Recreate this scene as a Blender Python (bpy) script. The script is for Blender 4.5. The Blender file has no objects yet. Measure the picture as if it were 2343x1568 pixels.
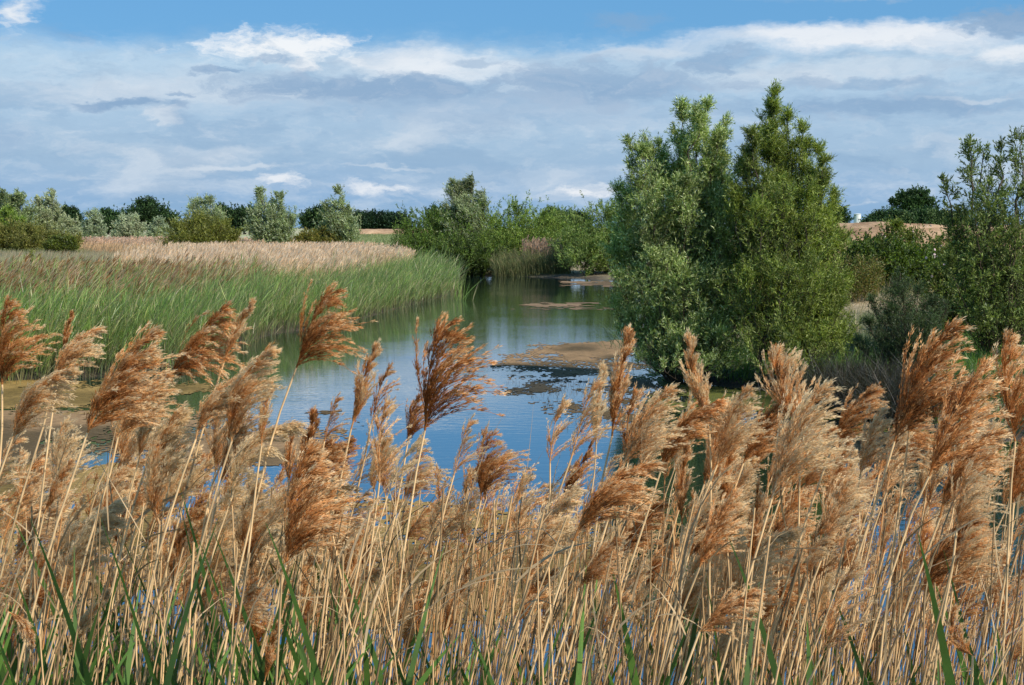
import bpy, math, random
import numpy as np
from mathutils import Matrix, Vector
rng = np.random.default_rng(7)
random.seed(7)
S = bpy.context.scene
COL = S.collection
PI = math.pi

# ------------------------------------------------------------------ camera
H = 3.0
F = 3473.0                                   # focal length in photo units (2342 wide)
TH = math.radians(4.35)
cam = bpy.data.cameras.new('camera'); camo = bpy.data.objects.new('camera', cam); COL.objects.link(camo)
cam.sensor_width = 36; cam.lens = 36*F/2342; cam.clip_end = 6000; cam.clip_start = .05
camo.location = (0, 0, H); camo.rotation_euler = (PI/2-TH, 0, 0); S.camera = camo

def ray(px, py):
    dx = (px-1171)/F; dy = (784-py)/F
    v = np.array([dx, math.cos(TH)+dy*math.sin(TH), -math.sin(TH)+dy*math.cos(TH)])
    return v
def P(px, py, Y):                            # world point at depth Y seen at that pixel
    v = ray(px, py); return np.array([0, 0, H])+v*(Y/v[1])
def G(px, py, z=0.):
    v = ray(px, py); return np.array([0, 0, H])+v*((z-H)/v[2])

# ------------------------------------------------------------------ object helpers
def tag(o, label=None, cat=None, group=None, kind=None):
    if label: o['label'] = label
    if cat: o['category'] = cat
    if group: o['group'] = group
    if kind: o['kind'] = kind
    return o
def empty(name, loc, label, cat, group=None):
    o = bpy.data.objects.new(name, None); o.empty_display_size = .2; COL.objects.link(o); o.location = [float(a) for a in loc]
    return tag(o, label, cat, group)
class MB:
    def __init__(s): s.v = []; s.f4 = []; s.c = []; s.n = 0
    def add(s, verts, quads, cols):
        verts = np.asarray(verts, dtype=np.float32).reshape(-1, 3)
        s.v.append(verts); s.f4.append(np.asarray(quads, dtype=np.int64).reshape(-1, 4)+s.n)
        cols = np.asarray(cols, dtype=np.float32)
        if cols.ndim == 1: cols = np.tile(cols, (len(verts), 1))
        s.c.append(cols.reshape(-1, 3)); s.n += len(verts)
    def mesh(s, name, mat, smooth=False):
        v = np.concatenate(s.v); f = np.concatenate(s.f4).astype(np.int32); c = np.concatenate(s.c)
        me = bpy.data.meshes.new(name)
        me.vertices.add(len(v)); me.vertices.foreach_set('co', v.ravel())
        me.loops.add(f.size); me.loops.foreach_set('vertex_index', f.ravel())
        me.polygons.add(len(f)); me.polygons.foreach_set('loop_start', np.arange(0, f.size, 4, dtype=np.int32))
        try: me.polygons.foreach_set('loop_total', np.full(len(f), 4, dtype=np.int32))
        except Exception: pass
        a = me.color_attributes.new('col', 'FLOAT_COLOR', 'POINT')
        a.data.foreach_set('color', np.concatenate([c, np.ones((len(c), 1), dtype=np.float32)], 1).ravel())
        me.materials.append(mat); me.update(calc_edges=True)
        if smooth: me.shade_smooth()
        return me
    def obj(s, name, mat, parent=None, smooth=False):
        o = bpy.data.objects.new(name, s.mesh(name, mat, smooth)); COL.objects.link(o)
        if parent: o.parent = parent
        return o

def norm(a): return a/np.maximum(np.linalg.norm(a, axis=-1, keepdims=True), 1e-9)
def jit(n, s=1., r=None): return (r or rng).normal(size=(n, 3))*s
def lerp(a, b, t): return a+(b-a)*t
def sm(a, b, x):
    t = np.clip((x-a)/(b-a), 0, 1); return t*t*(3-2*t)

def ribbons(mb, P0, D0, L, W, segs, c0, c1, force=(0, 0, 0), side=None, prof='blade', r=None):
    """tapering ribbons: start, direction, length, width; bent by a steady force"""
    r = r or rng
    N = len(P0); D = norm(np.array(D0, dtype=float)); p = np.array(P0, dtype=float)
    L = np.broadcast_to(L, (N,)); W = np.broadcast_to(W, (N,)); fo = np.broadcast_to(np.asarray(force, dtype=float), (N, 3))
    if side is None: side = norm(np.cross(D, norm(jit(N, r=r))))
    c0 = np.broadcast_to(c0, (N, 3)); c1 = np.broadcast_to(c1, (N, 3))
    V = np.zeros((N, segs+1, 2, 3)); Cc = np.zeros((N, segs+1, 2, 3))
    for k in range(segs+1):
        t = k/segs
        if prof == 'blade': w = max(.04, (1-t)**.8*(min(1, .45+t*2.2)))
        elif prof == 'stem': w = 1-.55*t
        elif prof == 'leaf': w = max(.06, math.sin(PI*(.08+.92*t))**.8)
        else: w = 1
        V[:, k, 0] = p-side*(W*w/2)[:, None]; V[:, k, 1] = p+side*(W*w/2)[:, None]
        Cc[:, k] = lerp(c0, c1, t)[:, None, :]
        D = norm(D+fo*(1/segs)); p = p+D*(L/segs)[:, None]
    base = (np.arange(N)*(segs+1)*2)[:, None]+(np.arange(segs)*2)[None, :]
    q = np.stack([base, base+1, base+3, base+2], -1).reshape(-1, 4)
    mb.add(V.reshape(-1, 3), q, Cc.reshape(-1, 3))

def leaves(mb, P0, D, L, W, col, r=None):
    """rhombic leaves, one quad each"""
    r = r or rng
    N = len(P0); D = norm(D); sd = norm(np.cross(D, norm(jit(N, r=r))))
    L = np.broadcast_to(L, (N,))[:, None]; W = np.broadcast_to(W, (N,))[:, None]
    V = np.stack([P0, P0+D*L*.45+sd*W/2, P0+D*L, P0+D*L*.45-sd*W/2], 1)
    q = np.arange(N*4).reshape(-1, 4)
    mb.add(V.reshape(-1, 3), q, np.repeat(np.broadcast_to(col, (N, 3)), 4, axis=0))

def tube(mb, pts, rad, col, sides=5, rings=None):
    pts = np.asarray(pts, dtype=float); n = len(pts)
    rad = np.broadcast_to(rad, (n,)); col = np.broadcast_to(col, (n, 3))
    T = norm(np.gradient(pts, axis=0)); ref = np.array([1., 0, 0]) if abs(T[0][0]) < .8 else np.array([0, 1., 0])
    A = norm(np.cross(T, ref)); B = np.cross(T, A)
    an = np.arange(sides)*2*PI/sides
    V = pts[:, None]+rad[:, None, None]*(np.cos(an)[None, :, None]*A[:, None]+np.sin(an)[None, :, None]*B[:, None])
    i = np.arange(n-1)[:, None]*sides; j = np.arange(sides)[None, :]; k = (j+1) % sides
    q = np.stack([i+j, i+k, i+sides+k, i+sides+j], -1).reshape(-1, 4)
    mb.add(V.reshape(-1, 3), q, np.repeat(col, sides, axis=0))

# ------------------------------------------------------------------ materials
def newmat(name):
    m = bpy.data.materials.new(name); m.use_nodes = True; nt = m.node_tree; nt.nodes.clear(); return m, nt
def veg(name, transl=.35, rough=.5, gloss=.08, vary=.25, objtone=False, scale=8., pale=None, rust=None):
    m, nt = newmat(name); N = nt.nodes; Lk = nt.links.new
    out = N.new('ShaderNodeOutputMaterial'); at = N.new('ShaderNodeAttribute'); at.attribute_name = 'col'
    colour = at.outputs['Color']
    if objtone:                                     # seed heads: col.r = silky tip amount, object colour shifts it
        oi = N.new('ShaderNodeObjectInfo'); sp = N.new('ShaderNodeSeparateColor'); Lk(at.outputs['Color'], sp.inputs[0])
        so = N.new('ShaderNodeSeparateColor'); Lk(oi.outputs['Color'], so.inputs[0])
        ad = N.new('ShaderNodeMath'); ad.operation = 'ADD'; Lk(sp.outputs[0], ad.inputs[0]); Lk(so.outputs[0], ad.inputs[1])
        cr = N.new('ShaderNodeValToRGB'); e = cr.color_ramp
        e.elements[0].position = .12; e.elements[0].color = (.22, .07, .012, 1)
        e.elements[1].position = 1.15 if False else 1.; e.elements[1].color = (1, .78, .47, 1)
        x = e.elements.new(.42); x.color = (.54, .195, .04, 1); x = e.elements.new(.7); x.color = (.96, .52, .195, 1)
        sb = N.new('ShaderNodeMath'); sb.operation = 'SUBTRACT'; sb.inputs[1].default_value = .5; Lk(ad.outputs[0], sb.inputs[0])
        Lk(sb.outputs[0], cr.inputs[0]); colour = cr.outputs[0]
    geo = N.new('ShaderNodeNewGeometry'); nz = N.new('ShaderNodeTexNoise'); nz.inputs['Scale'].default_value = scale; nz.inputs['Detail'].default_value = 2
    Lk(geo.outputs['Position'], nz.inputs['Vector'])
    mr = N.new('ShaderNodeMapRange'); mr.inputs['From Min'].default_value = .3; mr.inputs['From Max'].default_value = .7
    mr.inputs['To Min'].default_value = 1-vary; mr.inputs['To Max'].default_value = 1+vary; Lk(nz.outputs[0], mr.inputs['Value'])
    mx = N.new('ShaderNodeVectorMath'); mx.operation = 'SCALE'; Lk(colour, mx.inputs[0]); Lk(mr.outputs[0], mx.inputs['Scale'])
    df = N.new('ShaderNodeBsdfDiffuse'); Lk(mx.outputs[0], df.inputs[0])
    tr = N.new('ShaderNodeBsdfTranslucent'); Lk(mx.outputs[0], tr.inputs[0])
    ms = N.new('ShaderNodeMixShader'); ms.inputs[0].default_value = transl; Lk(df.outputs[0], ms.inputs[1]); Lk(tr.outputs[0], ms.inputs[2])
    last = ms
    if gloss > 0:
        gl = N.new('ShaderNodeBsdfGlossy'); gl.inputs['Roughness'].default_value = rough; gl.inputs['Color'].default_value = (.9, .95, 1, 1)
        m2 = N.new('ShaderNodeMixShader'); m2.inputs[0].default_value = gloss; Lk(ms.outputs[0], m2.inputs[1]); Lk(gl.outputs[0], m2.inputs[2]); last = m2
    Lk(last.outputs[0], out.inputs[0]); return m
M_leaf = veg('willow leaf', .42, .6, .035, .35, scale=1.3)
M_dark = veg('far foliage', .2, .6, .02, .3, scale=.3)
M_bark = veg('bark', 0, .8, .0, .35, scale=14)
M_reed = veg('reed blades', .5, .5, .05, .25, scale=1.2)
M_dry = veg('dry reed stand', .5, .6, .0, .2, scale=.9)
M_stem = veg('reed stem', .05, .6, .02, .18, scale=22)
M_blade = veg('green blade', .35, .6, .03, .22, scale=6)
M_plume = veg('seed head', .42, .6, .02, .16, objtone=True, scale=30)
M_petal = veg('petal', .3, .6, .0, .05)

def ground_mat():
    m, nt = newmat('ground earth and grass'); N = nt.nodes; Lk = nt.links.new
    out = N.new('ShaderNodeOutputMaterial'); b = N.new('ShaderNodeBsdfPrincipled'); b.inputs['Roughness'].default_value = .95
    at = N.new('ShaderNodeAttribute'); at.attribute_name = 'col'; geo = N.new('ShaderNodeNewGeometry')
    n1 = N.new('ShaderNodeTexNoise'); n1.inputs['Scale'].default_value = 3; n1.inputs['Detail'].default_value = 8; n1.inputs['Roughness'].default_value = .7
    n2 = N.new('ShaderNodeTexNoise'); n2.inputs['Scale'].default_value = .22; n2.inputs['Detail'].default_value = 4
    Lk(geo.outputs['Position'], n1.inputs['Vector']); Lk(geo.outputs['Position'], n2.inputs['Vector'])
    a = N.new('ShaderNodeMath'); a.operation = 'ADD'; Lk(n1.outputs[0], a.inputs[0]); Lk(n2.outputs[0], a.inputs[1])
    mr = N.new('ShaderNodeMapRange'); mr.inputs['From Min'].default_value = .7; mr.inputs['From Max'].default_value = 1.3
    mr.inputs['To Min'].default_value = .55; mr.inputs['To Max'].default_value = 1.4; Lk(a.outputs[0], mr.inputs['Value'])
    mx = N.new('ShaderNodeVectorMath'); mx.operation = 'SCALE'; Lk(at.outputs['Color'], mx.inputs[0]); Lk(mr.outputs[0], mx.inputs['Scale'])
    Lk(mx.outputs[0], b.inputs['Base Color'])
    bp = N.new('ShaderNodeBump'); bp.inputs['Strength'].default_value = .8; bp.inputs['Distance'].default_value = .1; Lk(n1.outputs[0], bp.inputs['Height']); Lk(bp.outputs[0], b.inputs['Normal'])
    Lk(b.outputs[0], out.inputs[0]); return m
M_ground = ground_mat()

def water_mat():
    m, nt = newmat('pond water'); N = nt.nodes; Lk = nt.links.new
    out = N.new('ShaderNodeOutputMaterial'); b = N.new('ShaderNodeBsdfPrincipled')
    b.inputs['Base Color'].default_value = (.007, .018, .016, 1); b.inputs['Roughness'].default_value = .04; b.inputs['IOR'].default_value = 1.7
    geo = N.new('ShaderNodeNewGeometry')
    mp = N.new('ShaderNodeMapping'); mp.inputs['Scale'].default_value = (1.0, 2.4, 1); mp.inputs['Rotation'].default_value = (0, 0, .12); Lk(geo.outputs['Position'], mp.inputs['Vector'])
    n1 = N.new('ShaderNodeTexNoise'); n1.inputs['Scale'].default_value = 2.6; n1.inputs['Detail'].default_value = 3; n1.inputs['Roughness'].default_value = .55; Lk(mp.outputs[0], n1.inputs['Vector'])
    n2 = N.new('ShaderNodeTexNoise'); n2.inputs['Scale'].default_value = .09; n2.inputs['Detail'].default_value = 2; Lk(mp.outputs[0], n2.inputs['Vector'])
    mr = N.new('ShaderNodeMapRange'); mr.inputs['From Min'].default_value = .38; mr.inputs['From Max'].default_value = .62; mr.inputs['To Min'].default_value = .25; Lk(n2.outputs[0], mr.inputs['Value'])
    mu = N.new('ShaderNodeMath'); mu.operation = 'MULTIPLY'; mu.inputs[1].default_value = .09; Lk(mr.outputs[0], mu.inputs[0])
    bp = N.new('ShaderNodeBump'); bp.inputs['Distance'].default_value = .05; Lk(mu.outputs[0], bp.inputs['Strength']); Lk(n1.outputs[0], bp.inputs['Height'])
    Lk(bp.outputs[0], b.inputs['Normal'])
    gl = N.new('ShaderNodeBsdfGlossy'); gl.inputs['Roughness'].default_value = .05; gl.inputs['Color'].default_value = (.78, .92, 1, 1); Lk(bp.outputs[0], gl.inputs['Normal'])
    mz = N.new('ShaderNodeMixShader'); mz.inputs[0].default_value = .28; Lk(b.outputs[0], mz.inputs[1]); Lk(gl.outputs[0], mz.inputs[2]); Lk(mz.outputs[0], out.inputs[0]); return m
M_water = water_mat()

def algae_mat():
    m, nt = newmat('floating algae'); N = nt.nodes; Lk = nt.links.new
    out = N.new('ShaderNodeOutputMaterial'); b = N.new('ShaderNodeBsdfPrincipled'); b.inputs['Roughness'].default_value = .9
    b.inputs['Specular IOR Level'].default_value = .2
    at = N.new('ShaderNodeAttribute'); at.attribute_name = 'col'; geo = N.new('ShaderNodeNewGeometry')
    mp = N.new('ShaderNodeMapping'); mp.inputs['Scale'].default_value = (1.0, 2.6, 1); Lk(geo.outputs['Position'], mp.inputs['Vector'])
    n1 = N.new('ShaderNodeTexNoise'); n1.inputs['Scale'].default_value = 6; n1.inputs['Detail'].default_value = 8; n1.inputs['Roughness'].default_value = .75; Lk(mp.outputs[0], n1.inputs['Vector'])
    mr = N.new('ShaderNodeMapRange'); mr.inputs['From Min'].default_value = .33; mr.inputs['From Max'].default_value = .67; mr.inputs['To Min'].default_value = .35; mr.inputs['To Max'].default_value = 1.5; Lk(n1.outputs[0], mr.inputs['Value'])
    mx = N.new('ShaderNodeVectorMath'); mx.operation = 'SCALE'; Lk(at.outputs['Color'], mx.inputs[0]); Lk(mr.outputs[0], mx.inputs['Scale'])
    Lk(mx.outputs[0], b.inputs['Base Color'])
    bp = N.new('ShaderNodeBump'); bp.inputs['Strength'].default_value = .6; bp.inputs['Distance'].default_value = .04; Lk(n1.outputs[0], bp.inputs['Height']); Lk(bp.outputs[0], b.inputs['Normal'])
    Lk(b.outputs[0], out.inputs[0]); return m
M_algae = algae_mat()

# ------------------------------------------------------------------ world + sun
SUN_AZ = math.radians(126); SUN_EL = math.radians(44)    # azimuth clockwise from +Y (view direction)
def build_world():
    w = bpy.data.worlds.new('World'); S.world = w; w.use_nodes = True; nt = w.node_tree; N = nt.nodes; N.clear(); Lk = nt.links.new
    out = N.new('ShaderNodeOutputWorld'); bg = N.new('ShaderNodeBackground'); bg.inputs['Strength'].default_value = .1; Lk(bg.outputs[0], out.inputs[0])
    sky = N.new('ShaderNodeTexSky'); sky.sky_type = 'NISHITA'; sky.sun_disc = False; sky.sun_elevation = SUN_EL; sky.sun_rotation = SUN_AZ
    sky.air_density = 1.; sky.dust_density = .6; sky.ozone_density = 2.5
    tc = N.new('ShaderNodeTexCoord'); sep = N.new('ShaderNodeSeparateXYZ'); Lk(tc.outputs['Generated'], sep.inputs[0])
    def math_(op, a, b=None, c=None):
        n = N.new('ShaderNodeMath'); n.operation = op
        for i, v in enumerate((a, b, c)):
            if v is None: continue
            if isinstance(v, (int, float)): n.inputs[i].default_value = v
            else: Lk(v, n.inputs[i])
        return n.outputs[0]
    az = math_('ARCTAN2', sep.outputs[0], sep.outputs[1]); el = math_('ARCSINE', sep.outputs[2])
    U = math_('MULTIPLY', az, F/100); V = math_('MULTIPLY', el, F/100)      # units of 1.65 degrees
    comb = N.new('ShaderNodeCombineXYZ'); Lk(U, comb.inputs[0]); Lk(V, comb.inputs[1])
    def noise(scale, stretch, detail=6, rough=.55, off=0., src=None):
        mp = N.new('ShaderNodeMapping'); mp.inputs['Scale'].default_value = (1/stretch, 1, 1); mp.inputs['Location'].default_value = (off, off*1.7, off*.6); Lk(src or comb.outputs[0], mp.inputs['Vector'])
        n = N.new('ShaderNodeTexNoise'); n.inputs['Scale'].default_value = scale; n.inputs['Detail'].default_value = detail; n.inputs['Roughness'].default_value = rough
        Lk(mp.outputs[0], n.inputs['Vector']); return n
    # warp the coordinate a little so that edges billow
    wn = noise(1.2, 2.4, 10, .64, 3.1); ws = N.new('ShaderNodeVectorMath'); ws.operation = 'SUBTRACT'; Lk(wn.outputs['Color'], ws.inputs[0]); ws.inputs[1].default_value = (.5, .5, .5)
    wm = N.new('ShaderNodeVectorMath'); wm.operation = 'MULTIPLY_ADD'; Lk(ws.outputs[0], wm.inputs[0]); wm.inputs[1].default_value = (2.6, 1.05, 0); Lk(comb.outputs[0], wm.inputs[2]); Wp = wm.outputs[0]
    wv = N.new('ShaderNodeSeparateXYZ'); Lk(Wp, wv.inputs[0])
    def mix(fac, a, b):
        n = N.new('ShaderNodeMix'); n.data_type = 'RGBA'
        if isinstance(fac, float): n.inputs[0].default_value = fac
        else: Lk(fac, n.inputs[0])
        for k, v in ((6, a), (7, b)):
            if isinstance(v, tuple): n.inputs[k].default_value = (*[x*10 for x in v], 1)
            else: Lk(v, n.inputs[k])
        return n.outputs[2]
    def mrange(v, a, b, c=0., d=1., smooth=True):
        n = N.new('ShaderNodeMapRange'); n.interpolation_type = 'SMOOTHSTEP' if smooth else 'LINEAR'
        n.inputs['From Min'].default_value = a; n.inputs['From Max'].default_value = b; n.inputs['To Min'].default_value = c; n.inputs['To Max'].default_value = d; Lk(v, n.inputs['Value']); return n.outputs[0]
    def blob(px, py, rx, ry, hard=.35, nz=None, amp=1.1):
        """soft ellipse in sky angles with its edge eaten by noise"""
        s = N.new('ShaderNodeVectorMath'); s.operation = 'SUBTRACT'; Lk(Wp, s.inputs[0]); s.inputs[1].default_value = ((px-1171)/100, (520-py)/100, 0)
        k = N.new('ShaderNodeVectorMath'); k.operation = 'MULTIPLY'; Lk(s.outputs[0], k.inputs[0]); k.inputs[1].default_value = (100/rx, 100/ry, 0)
        l = N.new('ShaderNodeVectorMath'); l.operation = 'LENGTH'; Lk(k.outputs[0], l.inputs[0])
        d = math_('SUBTRACT', 1.15, l.outputs['Value'])
        d = math_('MULTIPLY_ADD', math_('SUBTRACT', (nz or NA).outputs[0], .5), amp*2.3, d)
        return mrange(d, -.12, hard*1.5+.1)
    NA = noise(1.1, 3.0, 8, .6, 9.2, Wp); NB = noise(.75, 4.0, 8, .58, 17.7, Wp); NC = noise(2.6, 2.2, 9, .66, 31.3, Wp); NE = noise(1.6, 3.4, 11, .68, 63.); ND = noise(.35, 5., 6, .6, 44.)
    # base: photographic gradient over the physical sky
    tint = N.new('ShaderNodeMix'); tint.data_type = 'RGBA'; tint.blend_type = 'MULTIPLY'; tint.inputs[0].default_value = 1; Lk(sky.outputs[0], tint.inputs[6]); tint.inputs[7].default_value = (.55, .82, 1.12, 1)
    blue = mix(.6, tint.outputs[2], (.15, .42, .74))
    grad = N.new('ShaderNodeValToRGB'); Lk(mrange(wv.outputs[1], 0, 5.2, 0, 1, False), grad.inputs[0]); e = grad.color_ramp
    e.elements[0].position = 0; e.elements[0].color = (.23, .42, .66, 1); e.elements[1].position = 1; e.elements[1].color = (.25, .50, .80, 1)
    for p_, c_ in ((.14, (.30, .47, .69)), (.3, (.36, .52, .70)), (.55, (.42, .59, .77)), (.72, (.50, .67, .83)), (.86, (.42, .63, .84))):
        x = e.elements.new(p_); x.color = (*c_, 1)
    g10 = N.new('ShaderNodeVectorMath'); g10.operation = 'SCALE'; Lk(grad.outputs[0], g10.inputs[0]); g10.inputs['Scale'].default_value = 10
    veil = math_('MULTIPLY', mrange(wv.outputs[1], 4.45, 3.5), 1.0)
    c = mix(veil, blue, g10.outputs[0])
    # higher scattered clouds, reflected in the near water
    hi = math_('MULTIPLY', mrange(NB.outputs[0], .56, .76), mrange(wv.outputs[1], 6.5, 12))
    c = mix(math_('MULTIPLY', hi, .55), c, (.62, .72, .82))
    # streaky light and dark layers
    band = mrange(wv.outputs[1], 4.3, 3.6)
    c = mix(math_('MULTIPLY', math_('MULTIPLY', mrange(NB.outputs[0], .50, .66), band), .6), c, (.66, .74, .83))
    c = mix(math_('MULTIPLY', math_('MULTIPLY', mrange(NA.outputs[0], .50, .62), band), .42), c, (.26, .42, .62))
    c = mix(math_('MULTIPLY', math_('MULTIPLY', mrange(NE.outputs[0], .52, .72), band), .42), c, (.66, .75, .85))
    c = mix(math_('MULTIPLY', math_('MULTIPLY', mrange(NE.outputs[0], .50, .32), band), .5), c, (.27, .43, .63))
    white = (.90, .92, .95); offw = (.66, .74, .83); grey = (.26, .41, .61); lgrey = (.34, .49, .68)
    for (px, py, rx, ry, col, a, hd, nz) in (
            (420, 215, 640, 46, offw, .65, .8, NB), (1000, 160, 330, 40, white, .75, .6, NB), (650, 125, 185, 38, (.93, .95, .97), .92, .5, NC),
            (1880, 108, 400, 30, white, .85, .6, NB), (1480, 125, 300, 22, offw, .7, .6, NB), (2290, 150, 140, 18, white, .7, .4, NA), (1900, 175, 330, 30, offw, .5, .6, NA),
            (1640, 185, 330, 35, offw, .35, .6, NC),
            (840, 208, 330, 30, grey, .9, .35, NC), (1400, 195, 270, 58, grey, .8, .45, NC), (1640, 150, 80, 28, grey, .75, .4, NC), (1000, 235, 420, 26, grey, .5, .6, NC),
            (2000, 255, 420, 26, grey, .8, .5, NC), (1950, 205, 240, 12, grey, .6, .5, NC), (1100, 262, 560, 40, lgrey, .6, .8, NB), (320, 243, 130, 13, grey, .95, .35, NC), (520, 178, 85, 9, grey, .85, .4, NC), (430, 219, 40, 5, grey, .7, .4, NC), (620, 156, 60, 7, grey, .6, .4, NC),
            (2290, 85, 150, 34, grey, .95, .4, NC), (2050, 15, 280, 12, lgrey, .8, .7, NB), (1430, 60, 75, 24, grey, .5, .7, NC), (190, 95, 60, 20, grey, .4, .7, NC), (1110, 150, 50, 10, grey, .5, .4, NC),
            (105, 62, 60, 44, (.80, .85, .91), .95, .8, NC), (30, 330, 90, 40, lgrey, .6, .7, NB), (392, 275, 48, 26, offw, .75, .5, NC), (440, 275, 55, 26, grey, .5, .7, NC),
            (920, 328, 110, 22, offw, .6, .6, NA), (520, 350, 190, 20, offw, .5, .7, NB), (560, 388, 150, 9, offw, .7, .5, NA), (190, 405, 80, 10, offw, .45, .6, NA),
            (1340, 435, 75, 16, white, .9, .5, NC), (880, 442, 120, 17, white, .8, .6, NC), (640, 425, 60, 17, white, .8, .5, NC), (1960, 460, 32, 9, offw, .5, .6, NC),
            (1250, 400, 300, 26, offw, .3, .8, NB), (870, 388, 120, 5, offw, .55, .6, NA), (2120, 335, 160, 12, offw, .35, .6, NA), (2200, 240, 90, 7, offw, .5, .6, NA)):
        f = math_('MULTIPLY', blob(px, py, rx, ry, hd, nz), a); c = mix(f, c, col)
    c = mix(math_('MULTIPLY', math_('MULTIPLY', mrange(NC.outputs[0], .48, .66), mrange(wv.outputs[1], 4.6, 4.0)), .14), c, (.85, .88, .92))
    c = mix(math_('MULTIPLY', math_('MULTIPLY', mrange(NC.outputs[0], .50, .36), mrange(wv.outputs[1], 4.6, 4.0)), .16), c, (.30, .44, .62))
    # below the horizon
    c = mix(mrange(V, -.05, -.6), c, (.10, .12, .10))
    Lk(c, bg.inputs['Color'])
    # sun
    l = bpy.data.lights.new('sun', 'SUN'); l.energy = 5.0; l.angle = math.radians(.5); l.color = (1, .92, .80)
    o = bpy.data.objects.new('sun', l); COL.objects.link(o)
    d = Vector((math.sin(SUN_AZ)*math.cos(SUN_EL), math.cos(SUN_AZ)*math.cos(SUN_EL), math.sin(SUN_EL)))
    o.rotation_euler = d.to_track_quat('Z', 'Y').to_euler(); o.location = (20, -20, 40)
build_world()

# ------------------------------------------------------------------ terrain
shore = [(-500, 892), (0, 874), (200, 864), (400, 850), (480, 822), (560, 785), (640, 762), (780, 746), (900, 710), (1000, 684), (1040, 668), (1035, 650), (990, 636), (1000, 629),
         (1120, 632), (1280, 636), (1400, 642), (1500, 656), (1520, 720), (1450, 760), (1440, 800), (1490, 850), (1640, 884), (1800, 900), (1900, 935), (2100, 985), (2342, 1012), (2900, 1040)]
poly = np.array([G(*p)[:2] for p in shore]+[(16, 3.), (-16, 3.)])
def sdist(x, y):                              # >0 on land
    x = np.asarray(x, dtype=float); y = np.asarray(y, dtype=float)
    best = np.full(x.shape, 1e9); inside = np.zeros(x.shape, bool); n = len(poly)
    for i in range(n):
        a = poly[i]; b = poly[(i+1) % n]; d = b-a; l2 = d@d
        t = np.clip(((x-a[0])*d[0]+(y-a[1])*d[1])/l2, 0, 1)
        best = np.minimum(best, np.hypot(x-a[0]-t*d[0], y-a[1]-t*d[1]))
        cr = ((a[1] > y) != (b[1] > y)) & (x < (b[0]-a[0])*(y-a[1])/((b[1]-a[1]) or 1e-9)+a[0]); inside ^= cr
    return np.where(inside, -best, best)
def vnoise(x, y, s, seed=0):
    r = np.random.default_rng(seed); T = r.random((64, 64)); x = np.asarray(x)/s; y = np.asarray(y)/s
    xi = np.floor(x).astype(int); yi = np.floor(y).astype(int); fx = x-xi; fy = y-yi; fx = fx*fx*(3-2*fx); fy = fy*fy*(3-2*fy)
    g = lambda i, j: T[i % 64, j % 64]
    return lerp(lerp(g(xi, yi), g(xi+1, yi), fx), lerp(g(xi, yi+1), g(xi+1, yi+1), fx), fy)
def fbm(x, y, s, seed=0, o=4): return sum(vnoise(x, y, s/2**k, seed+k)*.5**k for k in range(o))/sum(.5**k for k in range(o))
def hz(x, y):
    x = np.asarray(x, dtype=float); y = np.asarray(y, dtype=float); sd = sdist(x, y)
    z = np.where(sd < 0, -.25*np.clip(-sd, 0, 2), .16*sm(0, .7, sd)+.2*sm(.5, 6, sd))
    right = sm(.10, .2, x/np.maximum(y, 1))
    z += np.where(sd > 0, right*(.75*sm(29, 42, y)), 0)
    z += np.where((sd > 0) & (y < 5), .5*sm(3, 0, y), 0)
    z += np.where(sd > 1, (fbm(x, y, 7, 3)-.5)*.25, 0)
    z += sm(160, 500, y)*.9
    return z
def land_colour(x, y, sd):
    t = fbm(x, y, 9, 21)[..., None]; u = fbm(x, y, 2.5, 5)[..., None]
    dry = np.array([.40, .31, .19]); green = np.array([.11, .16, .05]); soil = np.array([.10, .075, .05]); pale = np.array([.46, .40, .26])
    c = lerp(green, dry, sm(.35, .6, .5*t+.5*u))
    left = (sm(.0, -.06, x/np.maximum(y, 1)))[..., None]
    c = lerp(c, lerp(pale, np.array([.33, .36, .17]), sm(.4, .62, t)), left*sm(60, 90, y)[..., None])
    c = lerp(c, np.array([.26, .31, .10]), (sm(110, 150, y)*sm(-.125, -.10, x/np.maximum(y, 1)))[..., None])
    c = lerp(soil*.6, c, sm(.3, 2.5, sd)[..., None])  # dark shore soil, deepened further as painted shade below the small shrub
    return c
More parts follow.
